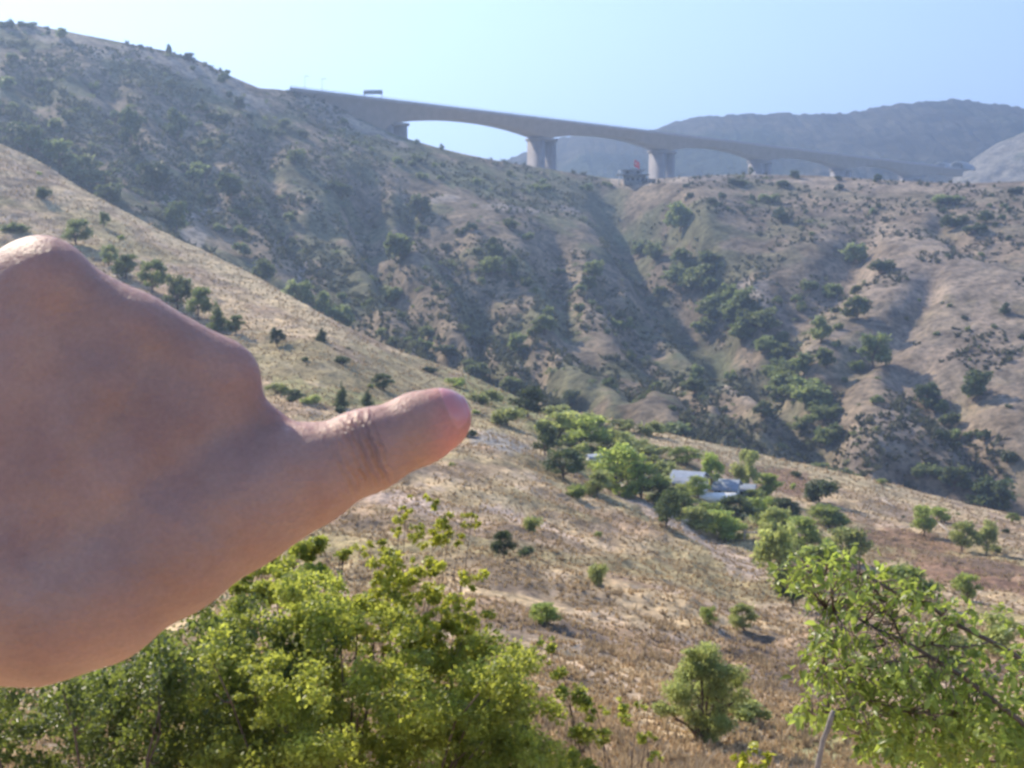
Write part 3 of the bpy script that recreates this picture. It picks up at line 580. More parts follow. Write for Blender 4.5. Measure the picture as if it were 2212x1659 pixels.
for R_ in REG:
    pts = [p for p in R_ if isinstance(p, tuple) and len(p) == 2 and p[0] > 46 or (isinstance(p, tuple) and p == (0, 90)) or (isinstance(p, tuple) and p == (0, 250))]
    pts = [p for p in pts if p[1] > 60]; k0 = len(pts); wd, _, lab, grp, n, (s0, s1), mats, nm = R_[k0:]
    for j in range(n):
        a = rs.randrange(len(pts) - 1); t = rs.random(); px = pts[a][0] + (pts[a + 1][0] - pts[a][0]) * t + rs.gauss(0, wd * .5); py = pts[a][1] + (pts[a + 1][1] - pts[a][1]) * t + rs.gauss(0, wd * .6)
        q = hit(px, py, TB)
        if q is None: continue
        ca = np.interp(px, *xy(CRA))
        if py > ca - 2 or py < np.interp(px, *xy(CRB)) + 6: continue
        k = q.y / F; h = rs.uniform(s0, s1); w = h * rs.uniform(1.0, 1.7); ch = rs.choice(mats); mt = {'h': 'leaf_hill', 'p': 'leaf_hillpale', 'd': 'leaf_dark'}[ch]
        x0_, x1_ = min(p[0] for p in pts), max(p[0] for p in pts); u_ = (px - x0_) / (x1_ - x0_)
        lab_ = ('bigger ' if h > (s0 + s1) / 2 else 'smaller ') + {'h': 'grey-green ', 'p': 'pale green ', 'd': 'dark '}[ch] + lab + (', left part' if u_ < .34 else ', middle part' if u_ < .67 else ', right part')
        plant(nm, lab_, nm, q + Vector((0, 0, -.3)), h * k, w * k, 'low' if nm == 'shrub' else 'round', mt, rs.randrange(4), 900 if nm == 'tree' else 420, .12 if nm == 'tree' else .16, grp, rs.random() * 6, parts=False); nshr += 1
print('scattered shrubs', nshr)
for j in range(24):                                        # small bushes of the near slope
    px = rs.uniform(0, 2212); ca = np.interp(px, *xy(CRA)); py = ca + 8 + rs.random() ** 1.4 * 330
    q = hit(px, py, TA)
    if q is None: continue
    k = q.y / F; h = rs.uniform(.5, 1.3)
    plant('shrub', ('tall ' if h > .9 else 'low ') + 'little shrub on the dry near slope, ' + ('left of' if px < 1100 else 'below' if px < 1700 else 'right of') + ' the orchard', 'shrub', q + Vector((0, 0, -.05)), h, h * rs.uniform(1.2, 1.8), 'low', rs.choice(['leaf_mid', 'leaf_pale', 'leaf_dark']), rs.randrange(4), 420, .16, 'little shrubs on the near slope', rs.random() * 6, parts=False)

for j in range(52):
    t = rs.random(); px = 1170 + 530 * t + rs.gauss(0, 22); py = 930 + 225 * t + rs.gauss(0, 30)
    q = hit(px, py, TA)
    if q is None or (1430 < px < 1610 and 1040 < py < 1125): continue
    h = rs.uniform(1.0, 2.4); mt = rs.choice(['leaf_mid', 'leaf_pale', 'leaf_pale']); plant('tree', ('taller ' if h > 1.7 else 'shorter ') + ('bright ' if mt == 'leaf_mid' else 'pale ') + 'young tree filling the orchard, ' + ('above and left of the shed' if t < .5 else 'below and right of the shed'), 'tree', q + Vector((0, 0, -.1)), h, h * rs.uniform(1.4, 2.0), 'low', mt, rs.randrange(4), 900, .10, 'young trees filling the orchard', rs.random() * 6, parts=False)
# ------------------------------------------------------------------ grass and low scrub (uncountable)
def tufts(name, P, h, w, nb, rng, mat, kind_label=None, spread=.5):
    n = len(P); base = np.repeat(P, nb, 0); hh = np.repeat(h, nb) * (.5 + .8 * rng.random(n * nb)); ww = np.repeat(w, nb)
    a = rng.random(n * nb) * 6.28; tilt = rng.random(n * nb) * spread; dx, dy = np.cos(a), np.sin(a); off = np.repeat(h, nb) * .35 * rng.random(n * nb)
    b = base + np.stack([dx * off, dy * off, -.04 * hh], -1); tip = b + np.stack([dx * tilt * hh, dy * tilt * hh, hh], -1)
    a2 = rng.random(n * nb) * 6.28; s = np.stack([np.cos(a2), np.sin(a2), 0 * a2], -1) * ww[:, None] * .5; mid = b * .45 + tip * .55 - np.stack([dx, dy, 0 * dx], -1) * (hh * .06)[:, None]
    V = np.stack([b - s, b + s, mid + s * .8, tip, mid - s * .8], 1); k = np.arange(n * nb)[:, None] * 5
    F4 = k + np.array([[0, 1, 2, 4]]); F3 = k + np.array([[4, 2, 3]])
    rn = np.repeat(np.clip(np.repeat(rng.random(n), nb) * .6 + rng.random(n * nb) * .4, 0, 1), 5)
    o = mesh(name, V.reshape(-1, 3), [F3, F4], M[mat], False, {'rnd': rn}); return tag(o, kind_label, 'grass' if 'grass' in name else 'scrub', kind='stuff')
rng = np.random.default_rng(3)
def pick(P, PXg, PYg, n, cond):
    m = np.argwhere(cond(PXg, PYg)); m = m[rng.choice(len(m), min(n, len(m)), replace=len(m) < n)]
    a, b = m[:, 0], m[:, 1]; q = P[a, b].copy(); a2 = np.clip(a + rng.choice([-1, 1], len(a)), 0, P.shape[0] - 1); b2 = np.clip(b + rng.choice([-1, 1], len(b)), 0, P.shape[1] - 1)
    t = rng.random((len(a), 1)) * .5; u = rng.random((len(a), 1)) * .5
    return q + (P[a2, b] - q) * t + (P[a, b2] - q) * u
inA = lambda x, y: (x > -120) & (x < 2330) & (y < 1750)
Pg = pick(PA, PX, PY, 60000, inA); gn = fbm(Pg[:, 0] / 6, Pg[:, 1] / 6, 52, 3); Pg = Pg[gn > .36]
dist = np.clip(Pg[:, 1], 15, 230)
tufts('dry_grass', Pg, (.07 + .20 * rng.random(len(Pg)) ** 2) * (.7 + dist / 260), .014 + dist * .0012, 7, rng, 'straw', 'dry straw-coloured grass covering the near slope')
Pw = pick(PA, PX, PY, 8000, lambda x, y: inA(x, y) & (y > 1120)); gn = fbm(Pw[:, 0] / 5, Pw[:, 1] / 5, 151, 3); Pw = Pw[gn > .5]
tufts('dry_weeds', Pw, .12 + .30 * rng.random(len(Pw)) ** 2, .02 + Pw[:, 1] * .001, 10, rng, 'weed', 'brown dead weeds on the near slope', 1.1)
Pn = pick(PB, PXb, PYb, 26000, lambda x, y: (x > -60) & (x < 2270)); gn = fbm(Pn[:, 0] / 22, Pn[:, 1] / 22, 63, 4); Pn = Pn[gn > .47 + .06 * (Pn[:, 0] > Pn[:, 1] * .22)]
tufts('low_scrub', Pn, .4 + 1.7 * rng.random(len(Pn)) ** 4, .9 + 0 * Pn[:, 1], 7, rng, 'scrub', 'low grey-green scrub covering the hills', 1.2)

Pc = pick(PB, PXb, PYb, 1100, lambda x, y: (x > -60) & (x < 1900) & (y > np.interp(x, *xy(CRB)) + 5)); gn = fbm(Pc[:, 0] / 30, Pc[:, 1] / 30, 64, 4); Pc = Pc[gn > .45]
rr = .5 + 1.3 * rng.random(len(Pc)) ** 2; cc = clump_points(np.c_[Pc + np.array([0, 0, .3]), rr * 1.3, rr * 1.3, rr * .7], len(Pc) * 45, rng); Vv, Ff, rn_ = leaves(cc, .35 + .3 * rng.random(len(cc)), rng, .5, .7)
tag(mesh('scrub_thicket', Vv, Ff, M['leaf_hill'], False, {'rnd': rn_}), 'small dark thickets of scrub speckling the hills', 'scrub', kind='stuff')
# ------------------------------------------------------------------ near bushes and the leafy branches at the right
def bush(name, label, root, clumps, n, ls, mat, seed, nstem=10, fine=False, cat='bush', shell=.6, stem_r=.02, sp=.5, kr=(.3, .7)):
    rng = np.random.default_rng(seed); e = empty(name, root); tag(e, label, cat); cl = []
    for px, py, r, Y in clumps:
        for _ in range(5):
            g = rng.normal(size=3) * sp; k = r * Y / F * rng.uniform(*kr); p = at(px + g[0] * r, py + g[1] * r, Y + g[2] * r * Y / F); cl.append((*(p - np.array(root)), k, k * 1.1, k * rng.uniform(.5, .9)))
    P = clump_points(cl, n, rng, shell); V, Fc, rn = leaves(P, ls * (.6 + .7 * rng.random(n)), rng, .6, .62, .16, fine)
    mesh('foliage', V, Fc, M[mat], False, {'rnd': tones(V, rn)}, e)
    mb = MB()
    for i in rng.choice(len(cl), min(nstem, len(cl)), replace=False):
        q = np.array(cl[i][:3]); cl[i] = (*q, *[max(.12, w) for w in cl[i][3:]]); s = np.array([rng.normal() * .06, rng.normal() * .06, 0]); pts = [s + (q - s) * t + np.array([0, 0, .18 * math.sin(t * 3.1)]) * np.linalg.norm(q) * .5 + rng.normal(size=3) * .03 * (0 < t) for t in np.linspace(0, 1, 7)]
        mb.tube(pts, np.linspace(stem_r, stem_r * .25, 7), 5)
        for _ in range(3):
            t0 = pts[3 + rng.integers(3)]; dr = rng.normal(size=3); dr /= np.linalg.norm(dr); mb.tube([t0, t0 + dr * cl[i][3] * .5, t0 + dr * cl[i][3] * 1.0 + np.array([0, 0, .05])], [stem_r * .4, stem_r * .25, stem_r * .12], 4)
    mb.build('stems', M['bark'], e, True); return e
def fill(poly, n, r0, r1, Y0, Y1, seed):
    rn = random.Random(seed); out = []; xs = [p[0] for p in poly]; ys = [p[1] for p in poly]
    while len(out) < n:
        x, y = rn.uniform(min(xs), max(xs)), rn.uniform(min(ys), max(ys)); ins = False; j = len(poly) - 1
        for i in range(len(poly)):
            if (poly[i][1] > y) != (poly[j][1] > y) and x < (poly[j][0] - poly[i][0]) * (y - poly[i][1]) / (poly[j][1] - poly[i][1]) + poly[i][0]: ins = not ins
            j = i
        if ins: out.append((x, y, rn.uniform(r0, r1), rn.uniform(Y0, Y1)))
    return out
def root_at(x, y):
    z = drop(x, y, TA); return (x, y, z if z is not None else -4)
r1 = root_at(-1.4, 9.2)
bush('bush', 'big bright green bush with dense small leaves at the bottom left centre', r1,
     fill([(540, 1300), (620, 1230), (700, 1270), (800, 1340), (900, 1380), (1000, 1390), (1080, 1400), (1130, 1400), (1180, 1480), (1215, 1560), (1220, 1760), (430, 1760), (470, 1480)], 160, 45, 85, 8.2, 10.2, 1), 88000, .042, 'leaf_bush', 11, 26)
r2 = root_at(-3.0, 8.6)
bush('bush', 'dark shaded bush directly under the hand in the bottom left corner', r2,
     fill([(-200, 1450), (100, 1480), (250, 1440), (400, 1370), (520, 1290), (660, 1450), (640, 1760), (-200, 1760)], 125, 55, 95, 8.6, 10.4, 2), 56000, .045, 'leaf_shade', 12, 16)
r3 = root_at(-1.0, 10.8)
bush('bush', 'yellowing thin shrub rising behind the big bush below the thumb', r3,
     [(870, 1100, 12, 10.6), (850, 1140, 16, 10.6), (930, 1085, 14, 10.6), (960, 1120, 18, 10.6), (1010, 1122, 12, 10.6), (1030, 1130, 8, 10.6), (905, 1140, 22, 10.6), (985, 1150, 16, 10.6), (940, 1160, 26, 10.6), (780, 1180, 12, 10.6), (830, 1175, 18, 10.6)] +
     fill([(790, 1270), (850, 1200), (930, 1210), (1000, 1260), (1040, 1320), (1060, 1370), (1000, 1430), (800, 1430), (740, 1330)], 40, 14, 34, 9.2, 10.2, 7), 10500, .044, 'leaf_yellow', 13, 22, stem_r=.010, sp=.75, kr=(.35, .8))
r4 = root_at(-1.9, 11.5)
bush('bush', 'loose green shrub along the lower edge of the hand left of the yellowing one', r4,
     [(640, 1200, 34, 11.6), (680, 1170, 26, 11.6), (600, 1230, 36, 11.6), (560, 1270, 40, 11.6), (650, 1260, 44, 11.4), (700, 1230, 34, 11.4), (520, 1310, 44, 11.4), (600, 1310, 50, 11.2), (690, 1310, 46, 11.2), (450, 1370, 50, 11.2), (740, 1200, 18, 11.5)], 15000, .045, 'leaf_bush', 14, 11)
r5 = root_at(1.0, 9.8)
bush('bush', 'thin leafy branches reaching right from the big bush along the dry slope', r5,
     [(1240, 1520, 34, 9.6), (1290, 1535, 22, 9.6), (1340, 1525, 18, 9.6), (1380, 1515, 14, 9.6), (1250, 1590, 30, 9.6), (1310, 1590, 22, 9.6), (1350, 1560, 16, 9.6), (1260, 1650, 36, 9.5), (1400, 1590, 16, 9.6), (1200, 1440, 26, 9.7), (1180, 1390, 24, 9.7), (1420, 1640, 14, 9.5)], 2600, .042, 'leaf_bush', 15, 12, stem_r=.012)
# the little round tree
q = hit(1522, 1600, TA); kk = q.y / F
bush('tree', 'little round yellow-green tree with a dark trunk on the dry slope', tuple(q),
     [(1522, 1440, 52, q.y), (1480, 1450, 42, q.y), (1562, 1452, 42, q.y - .3), (1530, 1410, 36, q.y), (1472, 1500, 46, q.y - .4), (1570, 1505, 46, q.y), (1520, 1500, 56, q.y + .5), (1450, 1535, 34, q.y), (1500, 1550, 46, q.y), (1560, 1555, 42, q.y - .3),
      (1596, 1470, 24, q.y), (1425, 1530, 20, q.y), (1540, 1585, 34, q.y), (1490, 1410, 22, q.y)], 22000, .075 * q.y / 30, 'leaf_pale', 16, 12, cat='tree', stem_r=.05, sp=.3, kr=(.45, .8))
r6 = root_at(.82, 4.0)
bush('plant', 'yellow-green sprig poking up at the bottom edge right of centre', r6,
     [(1600, 1632, 10, 4), (1630, 1622, 12, 4), (1655, 1640, 14, 4), (1610, 1655, 12, 4), (1640, 1662, 16, 4)], 60, .036, 'leaf_yellow', 17, 5, True, 'plant', stem_r=.006)

# near leafy branches
def near_tree():
    rng = np.random.default_rng(23); Y0 = 4.3; base = root_at(2.25, 4.6); e = empty('tree', base); tag(e, 'near leafy tree with reddish brown branches reaching in from the lower right corner', 'tree'); b0 = np.array(base)
    def W_(pts, dy=0, dys=0): return [at(x, y, Y0 + dy + dys * i) - b0 for i, (x, y) in enumerate(pts)]
    J = at(2420, 1780, 4.5) - b0
    mb = MB(); mb.tube([(0, 0, -.2), tuple(J * .4 + np.array([.05, 0, 0])), tuple(J)], [.07, .055, .045], 9); mb.build('trunk', M['bark'], e, True)
    BR = [([(2420, 1780), (2300, 1650), (2201, 1561), (2143, 1512), (2091, 1468), (2048, 1439), (2007, 1416), (1949, 1381), (1897, 1364), (1848, 1341), (1802, 1318), (1760, 1300)], .016),
          ([(2420, 1780), (2330, 1560), (2212, 1439), (2175, 1404), (2137, 1384), (2094, 1358), (2056, 1341), (2016, 1318), (1949, 1289), (1900, 1262), (1848, 1237), (1785, 1231), (1730, 1240)], .015),
          ([(1946, 1379), (1935, 1350), (1924, 1320), (1905, 1285)], .007), ([(2134, 1388), (2080, 1393), (2013, 1388), (1970, 1400)], .006),
          ([(2420, 1780), (2300, 1700), (2212, 1650), (2137, 1583), (2060, 1550), (1960, 1540), (1880, 1545)], .012), ([(2060, 1550), (1980, 1590), (1900, 1600), (1860, 1600)], .006),
          ([(2007, 1416), (1930, 1430), (1860, 1440), (1790, 1450), (1750, 1465)], .007), ([(1949, 1381), (1880, 1400), (1820, 1395), (1770, 1390)], .006),
          ([(2300, 1650), (2200, 1640), (2100, 1640), (1990, 1650)], .010), ([(1960, 1540), (1880, 1520), (1796, 1543), (1720, 1545)], .006), ([(2048, 1439), (1990, 1490), (1900, 1500), (1820, 1500)], .007)]
    segs = []
    for i, (pl, r) in enumerate(BR):
        p = W_(pl, (i % 3 - 1) * .12, 0); p[0] = J if pl[0] == (2420, 1780) else p[0]
        if pl[0] != (2420, 1780): p[0] = p[0]
        p = [np.array(p[0]) + 0 * rng.normal(size=3)] + [np.array(k) + rng.normal(size=3) * .006 for k in p[1:]]
        b = MB(); b.tube(p, np.linspace(r, r * .3, len(p)) * .72, 7); b.build('branch', M['bark'], e, True); segs.append(p)
    # leaf sprays: screen regions only choose where twigs grow; each twig hangs at its own depth
    reg = [(1700, 1240, 40, 26, 14), (1745, 1222, 40, 26, 16), (1790, 1225, 40, 30, 18), (1830, 1205, 30, 24, 10), (1720, 1270, 36, 22, 12), (1780, 1290, 50, 26, 22), (1850, 1275, 50, 40, 26), (1905, 1290, 50, 40, 24), (1830, 1320, 50, 30, 20), (1960, 1265, 44, 34, 18),
           (2000, 1295, 50, 30, 18), (2050, 1300, 40, 30, 12), (1900, 1240, 30, 20, 8), (1780, 1365, 36, 30, 22), (1830, 1380, 50, 40, 26), (1770, 1420, 36, 40, 26), (1830, 1440, 50, 40, 30), (1890, 1400, 50, 50, 26), (1950, 1420, 50, 50, 20), (1900, 1470, 60, 40, 30),
           (1790, 1480, 40, 36, 26), (1960, 1480, 60, 40, 34), (2020, 1370, 40, 30, 12), (1975, 1350, 40, 30, 14), (2030, 1480, 60, 50, 30), (1850, 1510, 50, 30, 22), (1730, 1545, 44, 16, 12), (1790, 1550, 40, 22, 16), (1860, 1560, 50, 26, 14), (1940, 1550, 60, 34, 22),
           (2040, 1550, 60, 50, 40), (2110, 1480, 50, 40, 22), (2130, 1560, 60, 50, 44), (2190, 1500, 50, 40, 18), (2200, 1590, 50, 60, 44), (2080, 1620, 80, 40, 60), (1930, 1605, 50, 26, 20), (1880, 1625, 30, 20, 10), (1990, 1640, 60, 30, 34), (2180, 1640, 60, 40, 44),
           (2170, 1320, 22, 16, 8), (2190, 1440, 30, 26, 12), (2120, 1410, 50, 22, 12), (2090, 1340, 36, 20, 8), (2240, 1400, 40, 60, 20), (2280, 1550, 60, 90, 40), (2070, 1420, 40, 20, 10)]
    allp = np.array([q for s in segs for a, b in zip(s[:-1], s[1:]) for q in (a, (np.array(a) + np.array(b)) / 2)])
    Cn = []; D = []; tw = MB(); nt = 0
    for x, y, rx, ry, n in reg:
        for _ in range(int(n * (.72 if y < 1450 else 1.1))):
            c = at(x + rng.normal() * rx * .55, y + rng.normal() * ry * .55, Y0 + rng.normal() * .22) - b0
            j = allp[np.argmin(((allp - c) ** 2).sum(1) + rng.random(len(allp)) * .01)]; L_ = np.linalg.norm(c - j)
            if nt < 560: tw.tube([j, (j + c) / 2 + np.array([0, 0, .02]) + rng.normal(size=3) * .01, c], [.0028, .002, .001], 4); nt += 1
            d = c - j; d /= np.linalg.norm(d) + 1e-6; m = rng.integers(4, 8)
            for k in range(m):
                s = (k / m - .5) * .10; side = rng.normal(size=3); Cn.append(c + d * s + side / np.linalg.norm(side) * .018); D.append(d * .5 + side / np.linalg.norm(side) + np.array([0, 0, -.25]))
    Cn = np.array(Cn); D = np.array(D); V, Fc, rn = leaves(Cn, .037 * (.6 + .8 * rng.random(len(Cn))), rng, .5, .5, .10, True, D)
    mesh('foliage', V, Fc, M['leaf_near'], True, {'rnd': rn}, e); tw.build('twigs', M['bark'], e, True); print('near leaves', len(Cn))
    s = MB(); p = [at(x, y, 3.9) for x, y in ((1800, 1535), (1796, 1548), (1788, 1575), (1778, 1598), (1766, 1658), (1750, 1760), (1735, 1900))]; z = drop(p[-1][0] - .1, 3.9, TA)
    p.append(np.array([p[-1][0] - .08, 3.9, (z or -4) - .05])); s.tube(p, [.007, .009, .0095, .0085, .010, .011, .012, .014], 8)
    tag(s.build('stick', M['bark_grey'], None, True), 'grey bare upright stick in front of the near leafy branches', 'stick')
near_tree()

# ------------------------------------------------------------------ the bridge
BY0 = 620.0; BL = .1774 * BY0
O0 = np.array([-.0966 * BY0, BY0, 0]); DIR = np.array([.1234, .1275, 0]) * BY0; DH = 330 / F * BY0
U = DIR / np.linalg.norm(DIR); SD = np.array([-U[1], U[0], 0]); Ls = np.linalg.norm(DIR)
def bridge():
    e = empty('bridge', tuple(O0 + DIR * 2 + np.array([0, 0, DH]))); o0 = np.array(e.location); tag(e, 'long grey concrete road bridge with haunched spans crossing behind the hills', 'bridge')
    ss = np.linspace(-.62, 5.77, 260)
    def depth(s): 
        t = abs((s % 1) - .5) * 2 if s < 4.6 else min(1, abs(.5 - (s % 1)) * 2) 
        return 4.7 + 5.4 * t ** 2.1 if s > -.03 else 10.1 + 12 * min(1, -(s + .03) * 6)
    # box girder: two side webs, bottom slab, deck slab with overhang
    hw, bw = 11.5, 7.0; V = []; 
    for s in ss:
        c = O0 + DIR * s + np.array([0, 0, DH]) - o0; d = depth(s)
        V += [c + SD * hw + (0, 0, -1.1), c + SD * hw + (0, 0, -1.5), c + SD * bw + (0, 0, -2.2), c + SD * (bw - .6) + (0, 0, -d), c - SD * (bw - .6) + (0, 0, -d), c - SD * bw + (0, 0, -2.2), c - SD * hw + (0, 0, -1.5), c - SD * hw + (0, 0, -1.1)]
    n = len(ss); f = [(i * 8 + j, i * 8 + (j + 1) % 8, (i + 1) * 8 + (j + 1) % 8, (i + 1) * 8 + j) for i in range(n - 1) for j in range(8)] + [tuple(range(3, -1, -1))[:4]]
    mesh('girder', np.array(V), np.array(f[:-1]), M['concrete'], False, None, e)
    for sgn in (-1, 1):
        V = []; 
        for s in ss[::8]:
            c = O0 + DIR * s + np.array([0, 0, DH]) - o0 + SD * sgn * (hw - .25); V += [c + SD * .25 + (0, 0, -1.1), c - SD * .25 + (0, 0, -1.1), c - SD * .15, c + SD * .15]
        m = len(ss[::8]); f = [(i * 4 + j, i * 4 + (j + 1) % 4, (i + 1) * 4 + (j + 1) % 4, (i + 1) * 4 + j) for i in range(m - 1) for j in range(4)]
        mesh('parapet', np.array(V), np.array(f), M['concrete'], False, None, e)
    for s in (0, 1, 2, 3, 4, 5):
        mb = MB(); c = O0 + DIR * s + np.array([0, 0, DH]) - o0
        for w in (-4.7, 4.7):
            q = c + U * w; zt = -depth(s) + .3; zb = -150
            ring = lambda z, a, b: [q + U * i * a + SD * j * b + (0, 0, z) for i, j in ((-1, -1), (1, -1), (1, 1), (-1, 1))]
            mb.hexa(np.array(ring(zb, 1.5, 6.2) + ring(zt, 1.25, 5.6)))
        mb.box(tuple(c + np.array([0, 0, -depth(s) - .4])), (13.5, 12.6, 1.4), math.atan2(U[1], U[0])); mb.build('pier', M['concrete_dark'], e)
    ro = []
    for s in ss[::8]:
        c = O0 + DIR * s + np.array([0, 0, DH - 1.08]) - o0; ro += [c + SD * (hw - .6), c - SD * (hw - .6)]
    m = len(ss[::8]); mesh('roadway', np.array(ro), np.array([(2 * i, 2 * i + 1, 2 * i + 3, 2 * i + 2) for i in range(m - 1)]), M['asphalt'], False, None, e)
    rl = MB(); p = [tuple(O0 + DIR * s + np.array([0, 0, DH + .55]) - o0 - SD * (hw - .25)) for s in ss[::8]]; rl.tube(p, .09, 4)
    for s in np.linspace(-.48, 5.7, 150): c = O0 + DIR * s + np.array([0, 0, DH + .25]) - o0 - SD * (hw - .25); rl.box(tuple(c), (.12, .12, .6))
    rl.build('railing', M['metal'], e)
    # gantry sign, lamp posts
    g = O0 + DIR * -.10 + np.array([0, 0, DH]); ge = empty('road_sign', tuple(g)); tag(ge, 'small overhead road sign on two posts on the bridge deck', 'road sign')
    a = MB(); a.box((0, 0, 4.2), (9.2, .35, 2.0)); a.build('panel', M['metal'], ge)
    for x in (-4.2, 4.2): a = MB(); a.box((x, .4, 1.7), (.35, .35, 5.6)); a.build('post', M['metal'], ge)
    for s, lab in ((-.47, 'faint lamp post at the far left of the bridge'), (-.38, 'faint lamp post second from the left on the bridge')):
        g = O0 + DIR * s + np.array([0, 0, DH]); le = empty('street_lamp', tuple(g)); tag(le, lab, 'street lamp', 'lamp posts on the bridge')
        a = MB(); a.tube([(0, 0, -1), (0, 0, 5.5), (0, 0, 7.5)], [.14, .11, .08], 6); a.build('pole', M['metal'], le); a = MB(); a.box((.9, 0, 7.5), (2.2, .3, .2)); a.build('lamp_head', M['metal'], le)
bridge()
def portal():
    p = O0 + DIR * 5.72 + np.array([0, 0, DH]); e = empty('tunnel_portal', tuple(p), math.atan2(U[1], U[0]) - math.pi / 2); tag(e, 'pale concrete tunnel mouth where the bridge meets the right hill', 'tunnel')
    def arch(r, z0, n=14): return [(math.cos(a) * r, z0 + math.sin(a) * r) for a in np.linspace(0, math.pi, n)]
    for dx in (-7.5, 7.5):
        o = arch(7, 0); i = arch(5.6, 0); V = []
        for (ox, oz), (ix, iz) in zip(o, i): V += [(dx + ox, -9, oz - 1), (dx + ix, -9, iz - 1), (dx + ix, 16, iz - 1), (dx + ox, 6, oz - 1)]
        f = [(k * 4 + j, k * 4 + (j + 1) % 4, (k + 1) * 4 + (j + 1) % 4, (k + 1) * 4 + j) for k in range(13) for j in range(4)]
        mesh('arch', np.array(V), np.array(f), M['plaster'], True, None, e)
        V = [(dx + x * .98, 10, z - 1) for x, z in i] + [(dx, 10, -1)]; mesh('tunnel_shade_sheet', np.array(V), np.array([(k, k + 1, 14) for k in range(13)]), M['dark'], False, None, e)  # dark sheet standing in for the shade inside the tunnel
portal()

# ------------------------------------------------------------------ house and flag on the crest
q = hit(1372, 396, TB) or hit(1372, 404, TB); hs = q.y / F
def house(q):
    e = empty('house', q); tag(e, 'low grey flat-roofed house on the bare crest below the bridge', 'house')
    w = 46 * hs; a = MB(); a.box((0, 2.5, 1.6), (w, 7, 4.6)); a.build('wall', M['plaster'], e)
    a = MB(); a.box((-1, 1.6, 4.1), (w + 5, 10, .35)); a.build('roof', M['plaster'], e)
    a = MB(); a.box((-1.2, 3.5, 5.3), (w - 1.5, 4.5, 2.2)); a.build('upper_wall', M['plaster'], e)
    a = MB(); a.box((-1.2, 3.3, 6.5), (w + 1.5, 6.5, .3)); a.build('upper_roof', M['roof'], e)
    for x in (-3.6, -1.2, 1.2, 3.6): a = MB(); a.box((x, -1.02, 1.9), (1.3, .08, 1.2)); a.build('window', M['dark'], e)
    for x in (-3.2, 2): a = MB(); a.box((x - .5, 1.22, 5.4), (1.3, .08, 1.1)); a.build('window', M['dark'], e)
    for x in (-w / 2 - 2.8, w / 2 + .8): a = MB(); a.box((x, -2.9, 1.5), (.3, .3, 4.9)); a.build('post', M['white'], e)
    a = MB(); a.box((-w / 2 - 2.2, 1.2, 5.2), (1.2, .8, 1.9)); a.build('water_tank', M['white'], e)
    f = empty('flag', (q.x + -.6, q.y - 1.5, q.z + 4.3)); tag(f, 'red flag with white crescent and star flying above the house', 'flag')
    a = MB(); a.tube([(0, 0, 0), (0, 0, 7)], [.07, .05], 6); a.build('flagpole', M['metal'], f)
    n = 14; V = []; 
    for i in range(n + 1):
        for z in (3.6, 6.8): x = .05 + 3.0 * i / n; V.append((x * .8, math.sin(i * .8) * .22, z - x * .45))
    F4 = [(2 * i, 2 * i + 2, 2 * i + 3, 2 * i + 1) for i in range(n)]; mesh('cloth', np.array(V), np.array(F4), M['red'], True, None, f)
    V = []; m = 18
    for k in range(m + 1): t = math.radians(50 + 260 * k / m); V += [(.95 + .62 * math.cos(t), -.27, 4.82 + .62 * math.sin(t)), (1.07 + .48 * math.cos(t), -.27, 4.82 + .48 * math.sin(t))]
    mesh('crescent', np.array(V), np.array([(2 * i, 2 * i + 2, 2 * i + 3, 2 * i + 1) for i in range(m)]), M['whitecloth'], False, None, f)
    V = [(1.75, -.27, 4.62)] + [(1.75 + (.3 if k % 2 == 0 else .12) * math.cos(k * math.pi / 5), -.27, 4.62 + (.3 if k % 2 == 0 else .12) * math.sin(k * math.pi / 5)) for k in range(10)]
    mesh('star', np.array(V), np.array([(0, 1 + k, 1 + (k + 1) % 10) for k in range(10)]), M['whitecloth'], False, None, f)
house(q)

# ------------------------------------------------------------------ shed, canopy, timber frame, hut, poles on the near slope
def gable(e, L_, W2, h, rise, name_r='roof', over=.4, th=.08, wallm='white', roofm='roof'):
    a = MB(); a.add([(-L_ / 2, -W2, -.6), (L_ / 2, -W2, -.6), (L_ / 2, W2, -.6), (-L_ / 2, W2, -.6), (-L_ / 2, -W2, h), (L_ / 2, -W2, h), (L_ / 2, W2, h), (-L_ / 2, W2, h), (-L_ / 2, 0, h + rise), (L_ / 2, 0, h + rise)],
          [(4, 8, 7), (5, 6, 9)], [(0, 1, 5, 4), (1, 2, 6, 5), (2, 3, 7, 6), (3, 0, 4, 7)]); a.build('wall', M[wallm], e)
    a = MB(); k = rise / W2
    for s in (-1, 1):
        y0, y1 = 0, s * (W2 + over); z0, z1 = h + rise + .06, h + rise - k * (W2 + over) + .06; X_ = L_ / 2 + over
        nn = 24
        for j in range(nn):                                   # corrugated sheets
            xa, xb = -X_ + 2 * X_ * j / nn, -X_ + 2 * X_ * (j + .955) / nn
            a.hexa(np.array([(xa, y0, z0), (xb, y0, z0), (xb, y1, z1), (xa, y1, z1), (xa, y0, z0 + th), (xb, y0, z0 + th), (xb, y1, z1 + th), (xa, y1, z1 + th)]))
            a.hexa(np.array([(xb, y0, z0 - .02), (xb + .0018 * 2 * X_, y0, z0 - .02), (xb + .0018 * 2 * X_, y1, z1 - .02), (xb, y1, z1 - .02), (xb, y0, z0 + .03), (xb + .0018 * 2 * X_, y0, z0 + .03), (xb + .0018 * 2 * X_, y1, z1 + .03), (xb, y1, z1 + .03)]))
    a.build(name_r, M[roofm], e)
